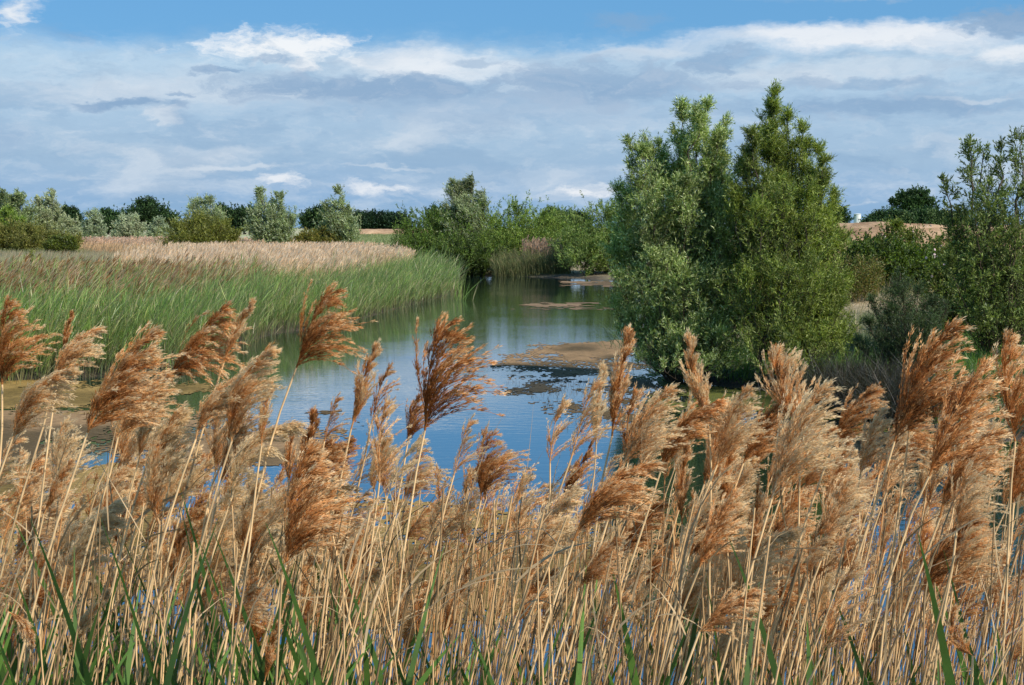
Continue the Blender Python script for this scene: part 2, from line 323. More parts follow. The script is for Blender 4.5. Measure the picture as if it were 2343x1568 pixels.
def build_terrain():
    ny, nx = 300, 340
    ys = np.concatenate([np.linspace(-30, 2, 12), 2+np.geomspace(.6, 2500, ny-12)]); us = np.sign(np.linspace(-1, 1, nx))*np.abs(np.linspace(-1, 1, nx))**1.5
    Y = np.repeat(ys[:, None], nx, 1); X = us[None, :]*(np.maximum(Y, 0)*1.3+30)
    Z = hz(X, Y); C = land_colour(X, Y, sdist(X, Y))
    i = np.arange(ny-1)[:, None]*nx; j = np.arange(nx-1)[None, :]
    q = np.stack([i+j, i+j+1, i+nx+j+1, i+nx+j], -1).reshape(-1, 4)
    mb = MB(); mb.add(np.stack([X, Y, Z], -1), q, C.reshape(-1, 3)); o = mb.obj('ground', M_ground, smooth=True); tag(o, kind='structure')
    mb = MB(); ys = np.linspace(-4, 125, 30); xs = np.linspace(-70, 60, 30); X, Y = np.meshgrid(xs, ys)
    i = np.arange(29)[:, None]*30; j = np.arange(29)[None, :]; q = np.stack([i+j, i+j+1, i+30+j+1, i+30+j], -1).reshape(-1, 4)
    mb.add(np.stack([X, Y, X*0], -1), q, (1, 1, 1)); tag(mb.obj('pond_water', M_water), kind='structure')
    # bare soil mounds
    def mound(x0, x1, y0, y1, h, seed, ridge=.5):
        n, m = 160, 40; X, Y = np.meshgrid(np.linspace(x0, x1, n), np.linspace(y0, y1, m)); s = (Y-y0)/(y1-y0); e = sm(0, .1, (X-x0)/(x1-x0))*sm(1, .9, (X-x0)/(x1-x0))
        Z = h*np.sin(PI*np.clip(s, 0, 1))**.7*e*(.86+.28*fbm(X, Y, 7, seed, 3))+(fbm(X, Y, 1.6, seed+9, 3)-.5)*.35*e
        c = lerp(np.array([.34, .19, .09]), np.array([.56, .36, .2]), sm(.3, .7, .5*fbm(X, Y, 2., seed+3)+.5*fbm(X, Y, .6, seed+4, 2))[..., None])
        i = np.arange(m-1)[:, None]*n; j = np.arange(n-1)[None, :]; q = np.stack([i+j, i+j+1, i+n+j+1, i+n+j], -1).reshape(-1, 4)
        mb = MB(); mb.add(np.stack([X, Y, Z+hz(X, Y)-.1], -1), q, c.reshape(-1, 3)); tag(mb.obj('soil_mound', M_ground, smooth=True), kind='structure')
    mound(8, 48, 74, 100, 2.05, 4); mound(-52, -10, 385, 425, 1.45, 8)
build_terrain()

# ------------------------------------------------------------------ floating algae
def algae(name, label, shape, z, colours, seed, thr, cell=(.05, .085), scale=2.6, group='floating algae mats'):
    """shape: pixel outline of the mat; real sheet cut by noise"""
    w = np.array([G(*p)[:2] for p in shape]); x0, y0 = w.min(0)-.6; x1, y1 = w.max(0)+.6
    X, Y = np.meshgrid(np.arange(x0, x1, cell[0]), np.arange(y0, y1, cell[1]))
    def ins(x, y):
        best = np.full(x.shape, 1e9); inside = np.zeros(x.shape, bool); n = len(w)
        for i in range(n):
            a = w[i]; b = w[(i+1) % n]; d = b-a; t = np.clip(((x-a[0])*d[0]+(y-a[1])*d[1])/(d@d), 0, 1)
            best = np.minimum(best, np.hypot(x-a[0]-t*d[0], y-a[1]-t*d[1]))
            inside ^= ((a[1] > y) != (b[1] > y)) & (x < (b[0]-a[0])*(y-a[1])/((b[1]-a[1]) or 1e-9)+a[0])
        return np.where(inside, best, -best)
    xc = X[:-1, :-1]+cell[0]/2; yc = Y[:-1, :-1]+cell[1]/2
    nz = .45*fbm(xc, yc*.5, scale, seed, 6)+.4*fbm(xc, yc*.45, .5, seed+11, 4)+.15*rng.random(xc.shape)
    keep = (np.clip(ins(xc, yc)/1.1, -1, .45)+(nz-.5)*5.6 > thr+.2) & (sdist(xc, yc) < .15)
    ii, jj = np.nonzero(keep); n = X.shape[1]
    used = {}; q = np.stack([ii*n+jj, ii*n+jj+1, (ii+1)*n+jj+1, (ii+1)*n+jj], -1)
    uq, inv = np.unique(q, return_inverse=True); vx = X.ravel()[uq]+rng.normal(size=len(uq))*cell[0]*.28; vy = Y.ravel()[uq]+rng.normal(size=len(uq))*cell[1]*.28
    vz = z-.003+.004*fbm(vx, vy, .4, seed+2, 2)
    t = fbm(vx, vy*.6, 1.6, seed+5, 4)[:, None]; c = lerp(np.array(colours[0]), np.array(colours[1]), sm(.35, .65, t))
    mb = MB(); mb.add(np.stack([vx, vy, vz], -1), inv.reshape(-1, 4), c); o = mb.obj(name, M_algae, smooth=True); tag(o, label, 'algae', group, 'stuff')
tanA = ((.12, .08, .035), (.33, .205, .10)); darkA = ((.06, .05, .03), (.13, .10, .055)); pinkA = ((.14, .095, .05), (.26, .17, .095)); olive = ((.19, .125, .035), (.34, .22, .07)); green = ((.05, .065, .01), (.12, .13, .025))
algae('algae_mat', 'tan algae mat jutting into the water left of the tall willows', [(1270, 792), (1460, 782), (1460, 862), (1300, 856), (1185, 835)], .006, tanA, 1, -.3)
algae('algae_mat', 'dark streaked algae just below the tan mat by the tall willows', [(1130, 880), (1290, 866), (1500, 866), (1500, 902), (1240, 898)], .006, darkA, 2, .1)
algae('algae_mat', 'thin patchy algae between dark streaks and the nearest reed heads, right of open water', [(1220, 915), (1540, 902), (1600, 985), (1300, 975)], .005, tanA, 3, .42)
algae('algae_mat', 'small pinkish algae island in the dark reflection on the far water', [(1215, 697), (1335, 693), (1330, 700), (1240, 702)], .006, pinkA, 4, -.1, (.25, .35), 5)
algae('algae_mat', 'long thin pinkish algae streak beneath the small far island', [(1170, 704), (1420, 705), (1430, 711), (1200, 708)], .006, pinkA, 5, .1, (.25, .35), 5)
algae('algae_mat', 'pinkish algae mat at the far shore beneath the dark bushes', [(1290, 644), (1480, 646), (1480, 656), (1310, 653)], .006, pinkA, 6, -.1, (.4, .6), 8)
algae('algae_mat', 'brown algae sheet lying along the foot of the left reed bed', [(-200, 870), (200, 872), (330, 882), (425, 893), (300, 905), (-200, 940)], .006, olive, 7, -.5)
algae('algae_mat', 'tan algae band behind the tallest seed heads on the left', [(-200, 950), (300, 955), (520, 975), (700, 1010), (690, 1045), (450, 1050), (-200, 1050)], .006, tanA, 8, -.6)
algae('algae_mat', 'olive algae sheet behind the reed stems at lower left', [(-200, 1085), (250, 1070), (480, 1080), (380, 1150), (480, 1250), (700, 1320), (-200, 1500)], .006, olive, 9, -.45)
algae('algae_mat', 'yellow brown algae sheet behind the reed stems at centre', [(560, 1190), (820, 1160), (1080, 1165), (1260, 1180), (1420, 1215), (1560, 1225), (1480, 1290), (1150, 1370), (800, 1400), (500, 1300)], .006, olive, 10, -.45)
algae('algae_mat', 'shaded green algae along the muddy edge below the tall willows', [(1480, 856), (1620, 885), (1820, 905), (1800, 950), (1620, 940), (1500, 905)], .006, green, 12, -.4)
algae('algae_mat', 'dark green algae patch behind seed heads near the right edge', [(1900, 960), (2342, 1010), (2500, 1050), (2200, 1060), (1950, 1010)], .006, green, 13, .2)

# ------------------------------------------------------------------ trees and shrubs
def plant_tree(name, label, cat, base, lobes, ll, lw, ns, nt_, nl, cols, wood=(.12, .095, .07), wr=.05, up=(20, 60), tw=(.18, .35), wind=(0, 0, 0), mat=None, group=None, seed=0, prof=None,
               start=.06, droop=0., leafmat=None, silver=.3, flex=.5, spread=.12, bright=1., clump=-.95, airy=0., mul=(1.75, 1.8, 1.0)):
    """multi-stemmed tree: every lobe is one leader with side branches, twigs and leaves.
       lobes: (top x, top y, top z, radius) relative to base"""
    r = np.random.default_rng(seed); mat = mat or M_leaf
    root = empty(name, base, label, cat, group)
    wb = MB(); lb = MB(); wind = np.array(wind, dtype=float)
    wood = np.array(wood)
    LP = []; LD = []
    prof = prof or (lambda t: (np.clip(t/.18, 0, 1)**.5)*np.clip((1-t)/.8, 0, 1)**.62+.05)
    hmax = max(l[2] for l in lobes)
    for (tx, ty, tz, rad) in lobes:
        n = 14; t = np.linspace(0, 1, n); b0 = np.array([r.normal()*.06, r.normal()*.06, -.08])*min(1, rad)+np.array([tx*spread, ty*spread, 0])
        mid = np.array([tx, ty, tz])*np.array([max(flex, spread+.2), max(flex, spread+.2), .5])
        top = np.array([tx, ty, tz])
        pts = ((1-t)**2)[:, None]*b0+(2*t*(1-t))[:, None]*mid+(t**2)[:, None]*top
        pts[1:-1] += r.normal(size=(n-2, 3))*.012*tz
        w0 = wr*(tz/hmax)**1.2
        tube(wb, pts, w0*(1-t)**.9+.004, wood*r.uniform(.7, 1.3), 6)
        k = int(ns*(tz/hmax)); ts = start+(1-start)*r.random(k)**.9*.99
        pr = prof(ts); rl = rad*pr*r.uniform(.45, 1.15, k)
        i0 = np.clip((ts*(n-1)).astype(int), 0, n-2); fr = ts*(n-1)-i0
        sp = pts[i0]*(1-fr)[:, None]+pts[i0+1]*fr[:, None]
        azs = r.uniform(0, 2*PI, k); els = np.radians(r.uniform(up[0], up[1], k))
        D = np.stack([np.cos(azs)*np.cos(els), np.sin(azs)*np.cos(els), np.sin(els)], -1)
        L = rl/np.maximum(np.cos(els), .8)
        # curved side branches
        sg = 6; p = sp.copy(); d = D.copy(); path = [p.copy()]; dirs = [d.copy()]
        for s in range(sg):
            d = norm(d+np.array([0, 0, .12-droop])+wind*.22); p = p+d*(L/sg)[:, None]; path.append(p.copy()); dirs.append(d.copy())
        path = np.stack(path, 1); dirs = np.stack(dirs, 1)
        ribw = w0*.28*(1-ts)+.004
        ribbons_path(wb, path, ribw, wood*.9, r)
        # twigs
        m = nt_; idx = np.repeat(np.arange(k), m); s = r.random(k*m)**.75*sg; si = np.clip(s.astype(int), 0, sg-1); f = (s-si)[:, None]
        tp = path[idx, si]*(1-f)+path[idx, si+1]*f
        td = norm(dirs[idx, si]*.8+r.normal(size=(k*m, 3))*.5+np.array([0, 0, .35-droop])+wind)
        tl = r.uniform(tw[0], tw[1], k*m)*(.45+.55*pr[idx])
        # foliage gathers in clumps with gaps between them
        kk = 2.1/max(rad, .3); ph = tp*kk*2.2; cl = np.sin(ph[:, 0]*1.3+1.7*np.sin(ph[:, 2]))+np.sin(ph[:, 1]*1.7+ph[:, 2]*1.1)+np.sin(ph[:, 2]*1.9-ph[:, 0]*.8)+r.normal(size=k*m)*.7
        kp = cl > clump+airy*np.clip(tp[:, 2]/hmax-.48, 0, 1); tp = tp[kp]; td = td[kp]; tl = tl[kp]
        ribbons(wb, tp, td, tl*.9, max(.004, ll*.05), 1, wood*.9, wood*1.1, prof='stem', r=r)
        # leaves
        i2 = np.repeat(np.arange(len(tp)), nl); q = r.uniform(.05, 1.05, len(i2))[:, None]
        LP.append(tp[i2]+td[i2]*tl[i2][:, None]*q); LD.append(td[i2]*.75+r.normal(size=(len(i2), 3))*.45+wind*.8)
    LP = np.concatenate(LP); LD = np.concatenate(LD); n = len(LP)
    c = np.array(cols)[r.integers(0, len(cols), n)]*r.uniform(.7, 1.3, (n, 1))*np.array(mul)*bright
    leaves(lb, LP, LD, ll*r.uniform(.6, 1.25, n), lw*r.uniform(.7, 1.2, n), c, r)
    wb.obj('trunk', M_bark, root); lb.obj('crown', mat, root)
    return root
def ribbons_path(mb, path, w, col, r):
    N, n, _ = path.shape; t = np.linspace(0, 1, n)
    T = norm(path[:, -1]-path[:, 0]); sd = norm(np.cross(T, norm(r.normal(size=(N, 3))))); s2 = np.cross(T, sd)
    for side in (sd, s2):
        ww = (w[:, None]*(1-.8*t)[None, :]+.003)[..., None]
        V = np.stack([path-side[:, None]*ww/2, path+side[:, None]*ww/2], 2)
        base = (np.arange(N)*n*2)[:, None]+(np.arange(n-1)*2)[None, :]
        mb.add(V.reshape(-1, 3), np.stack([base, base+1, base+3, base+2], -1).reshape(-1, 4), col)
def gz(x, y): return float(hz(np.array([x]), np.array([y]))[0])
def at(px, Y):                                # ground point below pixel column px at depth Y
    x = (px-1171)/F*Y; return np.array([x, Y, gz(x, Y)])
def lobes_px(base, Y, tops):                  # tops: (px, py, radius px, dy)
    out = []
    for (px, py, rp, dy) in tops:
        p = P(px, py, Y+dy)-base; out.append((p[0], p[1], p[2], rp/F*Y))
    return out

silver = [(.18, .24, .12), (.10, .15, .05), (.32, .38, .30), (.065, .10, .025), (.13, .19, .07), (.05, .08, .02)]
green1 = [(.085, .13, .022), (.13, .175, .04), (.05, .08, .015), (.20, .25, .12), (.10, .13, .02), (.04, .065, .012)]
# two tall willows
b = at(1600, 29.5)
plant_tree('willow_tree', 'tall silvery willow with a broad rounded top, left half of the big pair', 'willow tree', b,
           lobes_px(b, 29.5, [(1440, 322, 45, -.2), (1475, 318, 40, .2), (1556, 240, 45, .1), (1585, 248, 45, -.4), (1618, 236, 45, .2), (1655, 270, 45, .2), (1640, 300, 60, -.4), (1510, 330, 50, .3), (1408, 420, 50, .1), (1462, 345, 80, -.3), (1548, 300, 75, .2), (1600, 270, 80, -.2), (1640, 330, 75, .5), (1500, 380, 120, .2), (1580, 370, 130, .4), (1420, 470, 120, .1), (1490, 400, 150, -.9), (1560, 420, 160, -1.1), (1650, 450, 150, -.8), (1410, 640, 110, -.7), (1480, 600, 160, -1.5), (1560, 640, 170, -1.6), (1640, 660, 150, -1.4), (1440, 720, 90, -.9), (1405, 560, 90, .3), (1425, 770, 90, -.6), (1480, 790, 120, -1.6), (1560, 770, 140, -2.0), (1640, 780, 130, -1.9), (1395, 690, 60, -.3), (1690, 600, 130, .2), (1690, 720, 130, -1.2), (1600, 840, 130, -2.6), (1520, 850, 110, -2.2), (1450, 830, 90, -1.2), (1680, 845, 120, -2.4), (1440, 440, 110, .3), (1515, 420, 130, .5), (1640, 400, 110, .5), (1670, 480, 120, .2), (1530, 500, 170, .6), (1610, 520, 160, .7)]),
           .082, .0135, 80, 12, 14, silver, wr=.05, seed=11, tw=(.2, .42), flex=.72, spread=.34, clump=-2.0, airy=1.9, mul=(2.8, 2.55, 1.55))
b = at(1790, 28.5)
plant_tree('willow_tree', 'tall green willow with a narrow pointed spire, right half of the big pair', 'willow tree', b,
           lobes_px(b, 28.5, [(1770, 184, 50, .1), (1742, 265, 45, .3), (1722, 300, 45, -.3), (1800, 250, 45, .3), (1835, 288, 45, .1), (1862, 330, 40, .3), (1882, 368, 40, -.2), (1700, 335, 45, .1), (1912, 440, 45, .3), (1762, 240, 50, .1), (1715, 330, 80, -.2), (1845, 335, 75, .2), (1780, 340, 75, .4), (1800, 300, 60, .2), (1672, 420, 60, -.2), (1690, 380, 75, .2), (1862, 385, 75, .1), (1900, 460, 75, .2), (1925, 530, 80, .2), (1735, 395, 110, .1), (1830, 410, 110, .2), (1878, 400, 70, .1), (1700, 375, 100, .3), (1790, 420, 140, -.9), (1850, 450, 130, -.7), (1730, 480, 150, -1.), (1900, 520, 90, -.1), (1930, 610, 80, -.4), (1870, 600, 130, -1.2), (1790, 620, 160, -1.5), (1710, 640, 150, -1.3), (1925, 700, 90, -.6), (1945, 640, 70, .2), (1935, 780, 80, -.5), (1880, 770, 110, -1.4), (1800, 780, 130, -1.9), (1720, 790, 130, -1.7), (1950, 740, 90, -.2), (1960, 820, 80, -.9), (1900, 850, 90, -1.9), (1820, 850, 110, -2.3), (1740, 850, 110, -2.3), (1690, 450, 110, .4), (1680, 520, 150, .4), (1830, 500, 150, .6), (1760, 560, 160, .5)]),
           .078, .0125, 80, 12, 14, green1, wr=.055, seed=12, tw=(.2, .4), flex=.74, spread=.34, clump=-2.0, airy=2.0, mul=(2.6, 2.4, 1.35))
# right edge tree
b = at(2290, 30)
plant_tree('willow_tree', 'dark leafy sallow tree cut off by the right edge of the frame', 'willow tree', b,
           lobes_px(b, 30, [(2215, 322, 85, 0), (2250, 345, 90, .5), (2290, 335, 100, .3), (2345, 300, 110, .2), (2400, 330, 120, .4), (2158, 410, 45, -.3), (2195, 480, 70, -.4), (2230, 500, 110, -1), (2320, 520, 150, -.9), (2170, 600, 90, -.9), (2240, 640, 110, -1.2), (2330, 640, 140, -1.3), (2420, 450, 150, 0), (2440, 650, 150, -.8), (2260, 420, 130, -.6), (2330, 430, 140, -.8), (2170, 520, 50, .2), (2200, 720, 90, -1.2), (2280, 730, 120, -1.5), (2350, 740, 130, -1.4)]),
           .085, .022, 52, 9, 9, [(.07, .11, .03), (.10, .15, .045), (.16, .21, .10), (.05, .08, .02)], wr=.06, seed=13, up=(15, 55), flex=.7, spread=.2, clump=-1.9, airy=1.5, mul=(2.0, 1.85, 1.0))
# small feathery willow between them
b = at(2085, 26)
plant_tree('willow_shrub', 'small dark feathery willow shrub between the tall willows and the right edge tree', 'shrub', b,
           lobes_px(b, 26, [(1995, 690, 60, .1), (2165, 700, 55, .2), (1960, 790, 50, 0), (2040, 650, 60, .4), (2120, 730, 80, -.2), (2060, 625, 55, 0), (2100, 660, 60, .2), (2020, 680, 55, -.1), (2140, 690, 50, .1), (1985, 740, 50, -.2), (2160, 770, 50, -.1), (2070, 740, 70, -.5), (2110, 780, 70, -.4), (2030, 800, 60, -.3)]),
           .055, .008, 60, 9, 11, [(.045, .085, .03), (.07, .12, .045), (.10, .15, .07), (.035, .06, .02)], wr=.025, seed=14, up=(25, 60), tw=(.15, .3), clump=-2.2, spread=.35, mul=(1.25, 1.2, .75))
# brambles and dog roses on the bank
def dome(t): return np.clip(t/.15, 0, 1)**.5*np.clip((1-t)/.6, 0, 1)**.5+.05
def bush(name, label, px, Y, tops, cols, seed, ll=.09, lw=.05, ns=70, nt_=9, nl=9, group=None, up=(-5, 45), tw=(.2, .4), mat=None, wind=(0, 0, 0), wood=(.1, .07, .05), cat='bush', start=.0, flex=.7, wr=.03, fill=1, bright=1., clump=-2.6):
    b = at(px, Y); f_ = .62 if Y > 110 else (.85 if Y > 90 else 1.); tops = [(a_, b_+ (10 if Y > 90 else 3), c_*f_, d_) for a_, b_, c_, d_ in tops]; lo = lobes_px(b, Y, tops); rr = np.random.default_rng(seed+500)
    for (x, y, z, ra) in list(lo):
        for k in range(fill): lo.append((x*1.02+rr.normal()*ra*.35, y-ra*rr.uniform(.2, .9), z*rr.uniform(.38, .72), ra*.9))
    return plant_tree(name, label, cat, b, lo, ll, lw, ns, nt_, nl, cols, spread=.8, bright=bright, mul=((1.8, 1.85, .85) if 90 < Y < 110 else (1.75, 1.45, .75)), clump=clump, wr=wr, seed=seed, up=up, tw=tw, prof=dome, mat=mat, wind=wind, wood=wood, group=group, start=start, flex=flex)
brg = [(.075, .13, .02), (.11, .18, .03), (.05, .08, .015), (.15, .2, .05)]
def flowers(root, n, seed, Y, box, size=.05):
    r = np.random.default_rng(seed); mb = MB()
    for k in range(6):
        a = k*2*PI/5
    for k in range(5):
        a = k*2*PI/5; c, s = math.cos(a), math.sin(a); e = np.array([-s, c])
        v = [(0, 0, 0), (c*.7-s*-.55*1, s*.7+c*-.55, .25), (c*1.05, s*1.05, .35), (c*.7-s*.55, s*.7+c*.55, .25)]
        mb.add(np.array(v), [[0, 1, 2, 3]], np.array([(.75, .6, .45), (.8, .55, .62), (.82, .62, .68), (.8, .55, .62)]))
    me = mb.mesh('flower', M_petal)
    for k in range(n):
        o = bpy.data.objects.new('flower', me); COL.objects.link(o); o.parent = root
        p = P(r.uniform(box[0], box[2]), r.uniform(box[1], box[3]), Y)-np.array(root.location); p[1] -= r.uniform(.2, .9)
        o.location = [float(x) for x in p]; sc = size*r.uniform(.6, 1.2); o.scale = (sc, sc, sc); o.rotation_euler = (PI/2+r.normal()*.4, r.normal()*.4, r.uniform(0, 6))
rb = bush('rose_bush', 'arching dog rose bush with white flowers in front of the bare soil mound', 2060, 48, [(2045, 518, 45, 0), (2085, 535, 50, .3), (2010, 560, 50, -.2), (2070, 580, 70, -.8)], brg, 31, up=(10, 60), ll=.075, lw=.045, nl=7)
flowers(rb, 16, 1, 48, (1990, 515, 2130, 570), .035)
bush('bramble_bush', 'low dark green bramble with black shade beneath, right of the tall willows', 2010, 45, [(1965, 572, 70, 0), (2030, 585, 80, -.4), (2095, 590, 80, -.2), (1985, 592, 80, -.8), (2060, 600, 90, -.9)], [(.05, .10, .012), (.085, .16, .02), (.035, .06, .01)], 32, ns=95)
bush('bramble_bush', 'paler olive bramble mound directly left of the right edge tree', 2170, 46, [(2150, 582, 70, 0), (2210, 578, 70, .3), (2180, 598, 80, -.6), (2260, 595, 90, 0)], [(.11, .16, .03), (.16, .2, .05), (.07, .1, .02)], 33, ns=80, up=(5, 50))
rb = bush('rose_bush', 'dog rose with pink flowers tangled beneath the right edge tree', 2200, 34, [(2150, 620, 70, 0), (2200, 600, 90, .2), (2260, 600, 100, .4), (2180, 660, 90, -.6), (2250, 660, 100, -.6), (2330, 640, 100, 0)], [(.075, .13, .025), (.12, .18, .04), (.05, .09, .02)], 34, ns=55, ll=.06, lw=.035)
flowers(rb, 20, 2, 34, (2110, 560, 2290, 660), .026)

bush('bramble_bush', 'tangled olive scrub between the tall green willow and the dark bramble', 1960, 40, [(1950, 610, 60, 0), (1985, 620, 60, .3), (1940, 640, 60, -.4)], [(.07, .11, .022), (.11, .15, .04), (.16, .14, .07)], 35, ns=60, ll=.06, lw=.025)
bush('bramble_bush', 'yellow flecked scrub in the dry grass right of the small feathery willow', 2190, 36, [(2180, 655, 60, .2), (2240, 665, 60, .2)], [(.12, .15, .03), (.08, .11, .022), (.17, .17, .05)], 37, ns=60, ll=.055, lw=.025)
# far bushes on the opposite shore
fb = [(.10, .155, .035), (.15, .21, .06), (.065, .10, .02), (.22, .28, .12)]
bush('sallow_bush', 'rounded dark green bush at the left end of the far shore', 970, 97, [(942, 515, 70, 0), (985, 484, 110, .5), (1030, 500, 100, 0), (955, 550, 90, -1.5), (1000, 550, 130, -1.8)], [(.07, .12, .022), (.11, .17, .04), (.045, .07, .015)], 41, ll=.13, lw=.042, ns=120, tw=(.22, .48), nl=10, up=(-10, 42))
b = at(1065, 98)
plant_tree('willow_tree', 'wind blown silvery willow standing above the far shore bushes', 'willow tree', b, lobes_px(b, 98, [(1040, 416, 48, 0), (1062, 424, 50, .2), (1080, 412, 52, .4), (1106, 446, 48, 0), (1060, 470, 80, -.6), (1090, 490, 90, -1.2), (1055, 540, 100, -1.6), (1095, 560, 100, -2)]),
           .17, .04, 110, 9, 9, [(.26, .31, .19), (.17, .22, .09), (.12, .16, .05), (.35, .38, .28)], wr=.12, seed=42, tw=(.4, .8), wind=(-.4, 0, .05), flex=.7, spread=.5, mul=(1.5, 1.5, 1.2), clump=-1.6)
bush('sallow_bush', 'broad sunlit green bush in the middle of the far shore', 1180, 98, [(1130, 495, 110, 0), (1185, 478, 120, .8), (1235, 482, 110, 0), (1270, 505, 90, .4), (1160, 545, 130, -1.8), (1230, 545, 130, -1.6), (1100, 540, 120, -1.8)], fb, 43, ll=.13, lw=.042, ns=120, tw=(.22, .48), nl=10, up=(-10, 42))
bush('sallow_bush', 'dense low dark bush at the water edge beneath the wind blown willow', 1065, 94.5, [(1010, 560, 70, 0), (1055, 555, 80, 0), (1100, 560, 70, 0), (1030, 590, 60, -.8), (1085, 590, 60, -.8)], [(.05, .08, .018), (.08, .12, .03), (.035, .055, .012)], 46, ll=.13, lw=.042, ns=120, tw=(.22, .48), nl=10, up=(-10, 42))
bush('sallow_bush', 'grey green bush on the far shore partly hidden behind the tall willows', 1380, 92, [(1330, 500, 100, 0), (1385, 470, 110, .5), (1430, 480, 110, 0), (1300, 540, 90, -.6), (1350, 550, 130, -1.5), (1420, 560, 130, -1.4)], [(.11, .16, .05), (.07, .11, .03), (.20, .25, .13)], 44, ll=.13, lw=.042, ns=120, tw=(.22, .48), nl=10, up=(-10, 42))
# trees behind the left reed bed
wl = [(.26, .31, .18), (.18, .23, .09), (.13, .17, .055), (.34, .38, .27)]
def midtree(label, px, Y, tops, cols, seed, wind=(-.25, 0, .05), ns=60, name='willow_tree', cat='willow tree', lf=(.22, .06), up=(10, 60), group=None):
    b = at(px, Y); tops = [(a_, b_-1, c_*(.95 if px < 200 else .85), d_) for a_, b_, c_, d_ in tops]; lo = lobes_px(b, Y, tops); rr = np.random.default_rng(seed+500)
    for (x, y, z, ra) in list(lo): lo.append((x+rr.normal()*ra*.4, y-ra*rr.uniform(.1, .6), z*rr.uniform(.4, .7), ra*1.1))
    return plant_tree(name, label, cat, b, lo, lf[0], lf[1], ns, 9, 9, cols, mul=(1.6, 1.6, 1.35), wr=.08, seed=seed, tw=(.4, .9), wind=wind, up=up, start=.04, flex=.7, spread=.35, group=group)
midtree('silvery willow with two ragged tops leaning left, behind the tan reeds', 625, 128, [(598, 440, 60, 0), (640, 450, 55, 0), (672, 500, 60, 0), (625, 490, 80, -1), (590, 520, 60, 0), (650, 520, 80, -1)], wl, 51, ns=80)
midtree('narrow upright silvery willow at the right end of the far row', 780, 125, [(778, 436, 48, 0), (748, 470, 45, 0), (800, 480, 45, 0), (770, 500, 70, -1), (805, 525, 50, 0)], wl, 52, ns=80)
midtree('pale silvery willow rising behind a dark olive bush', 465, 135, [(450, 465, 60, 0), (480, 458, 60, 0), (505, 485, 55, 0), (470, 490, 80, 0)], wl, 53)
bush('sallow_bush', 'wide olive bush in front of the pale silvery willow behind the tan reeds', 460, 122, [(410, 515, 70, 0), (455, 500, 80, 0), (505, 512, 70, 0), (530, 530, 50, 0), (430, 535, 90, -1), (485, 535, 90, -1)], [(.13, .17, .04), (.18, .22, .07), (.08, .11, .02)], 54, ll=.2, lw=.06, ns=90, tw=(.4, .8), nl=8, up=(15, 60))
bush('sallow_bush', 'low yellow green bush between the two silvery willows behind the reeds', 715, 124, [(700, 530, 50, 0), (735, 520, 50, 0), (680, 540, 40, 0), (760, 535, 45, 0)], [(.14, .17, .045), (.09, .12, .03), (.2, .2, .07)], 55, ll=.2, lw=.06, ns=60, tw=(.3, .6), nl=8)
midtree('small round silver sallow behind the pink reed strip', 300, 175, [(280, 505, 42, 0), (308, 502, 45, 0), (325, 520, 35, 0)], [(.30, .34, .24), (.22, .26, .15), (.38, .4, .3)], 56, name='sallow_bush', cat='bush', lf=(.28, .08))
midtree('upright grey sallow left of the small round silver one', 218, 178, [(212, 488, 38, 0), (232, 505, 35, 0), (200, 515, 30, 0)], [(.24, .29, .19), (.17, .21, .11), (.32, .36, .27)], 57, name='sallow_bush', cat='bush', lf=(.28, .08))
midtree('smallest silver sallow beside the dark oaks', 366, 178, [(366, 508, 30, 0), (355, 520, 25, 0), (378, 522, 25, 0)], [(.30, .34, .25), (.22, .27, .17)], 58, name='sallow_bush', cat='bush', lf=(.28, .08))
midtree('tall pointed pale willow at the left of the far row', 115, 170, [(117, 440, 40, 0), (90, 458, 42, 0), (140, 480, 45, 0), (100, 500, 70, 0), (165, 515, 50, 0), (130, 520, 70, 0)], [(.30, .33, .21), (.2, .24, .12), (.36, .38, .27)], 59, lf=(.28, .08), ns=80)
midtree('large rounded grey green willow at the left edge of the far row', 20, 165, [(0, 446, 70, 0), (45, 455, 70, 0), (-50, 450, 80, 0), (20, 490, 90, 0), (70, 490, 60, 0)], [(.17, .22, .09), (.12, .16, .06), (.24, .28, .15)], 60, lf=(.28, .09), ns=90)
midtree('bright yellow green tree in front of the left edge willow', 20, 158, [(15, 485, 40, 0), (-15, 500, 40, 0), (45, 505, 35, 0)], [(.15, .22, .03), (.1, .15, .02), (.2, .27, .05)], 61, name='ash_tree', cat='tree', lf=(.28, .11), wind=(0, 0, 0))
bush('hawthorn_bush', 'long low olive thicket along the meadow at the left edge', 50, 145, [(-40, 525, 80, 0), (20, 520, 80, 0), (80, 525, 80, 0), (130, 535, 50, 0), (170, 540, 40, 0), (50, 535, 90, -1)], [(.13, .16, .05), (.09, .12, .03), (.18, .2, .08)], 62, ll=.22, lw=.08, ns=80, tw=(.4, .8), nl=8)
bush('hawthorn_bush', 'small dark green bush at the meadow edge next to the pink reeds', 143, 138, [(130, 540, 40, 0), (158, 545, 38, 0), (143, 548, 45, 0)], [(.06, .1, .015), (.1, .15, .02), (.04, .06, .01)], 63, ll=.2, lw=.09, ns=60, tw=(.3, .5), nl=8)
bush('hawthorn_bush', 'sapling with bare twigs standing in the pale meadow grass', 78, 84, [(70, 578, 18, 0), (84, 585, 18, 0), (60, 590, 12, 0)], [(.1, .14, .03), (.15, .19, .05)], 64, ll=.12, lw=.06, ns=14, nt_=5, nl=4, tw=(.2, .35), wr=.03)
bush('hawthorn_bush', 'leafy sprig standing up out of the tan reeds below the olive bush', 420, 66, [(418, 562, 12, 0), (428, 566, 12, 0)], [(.13, .2, .03), (.18, .25, .06)], 65, ll=.12, lw=.06, ns=16, nt_=5, nl=4, tw=(.15, .3), wr=.02)
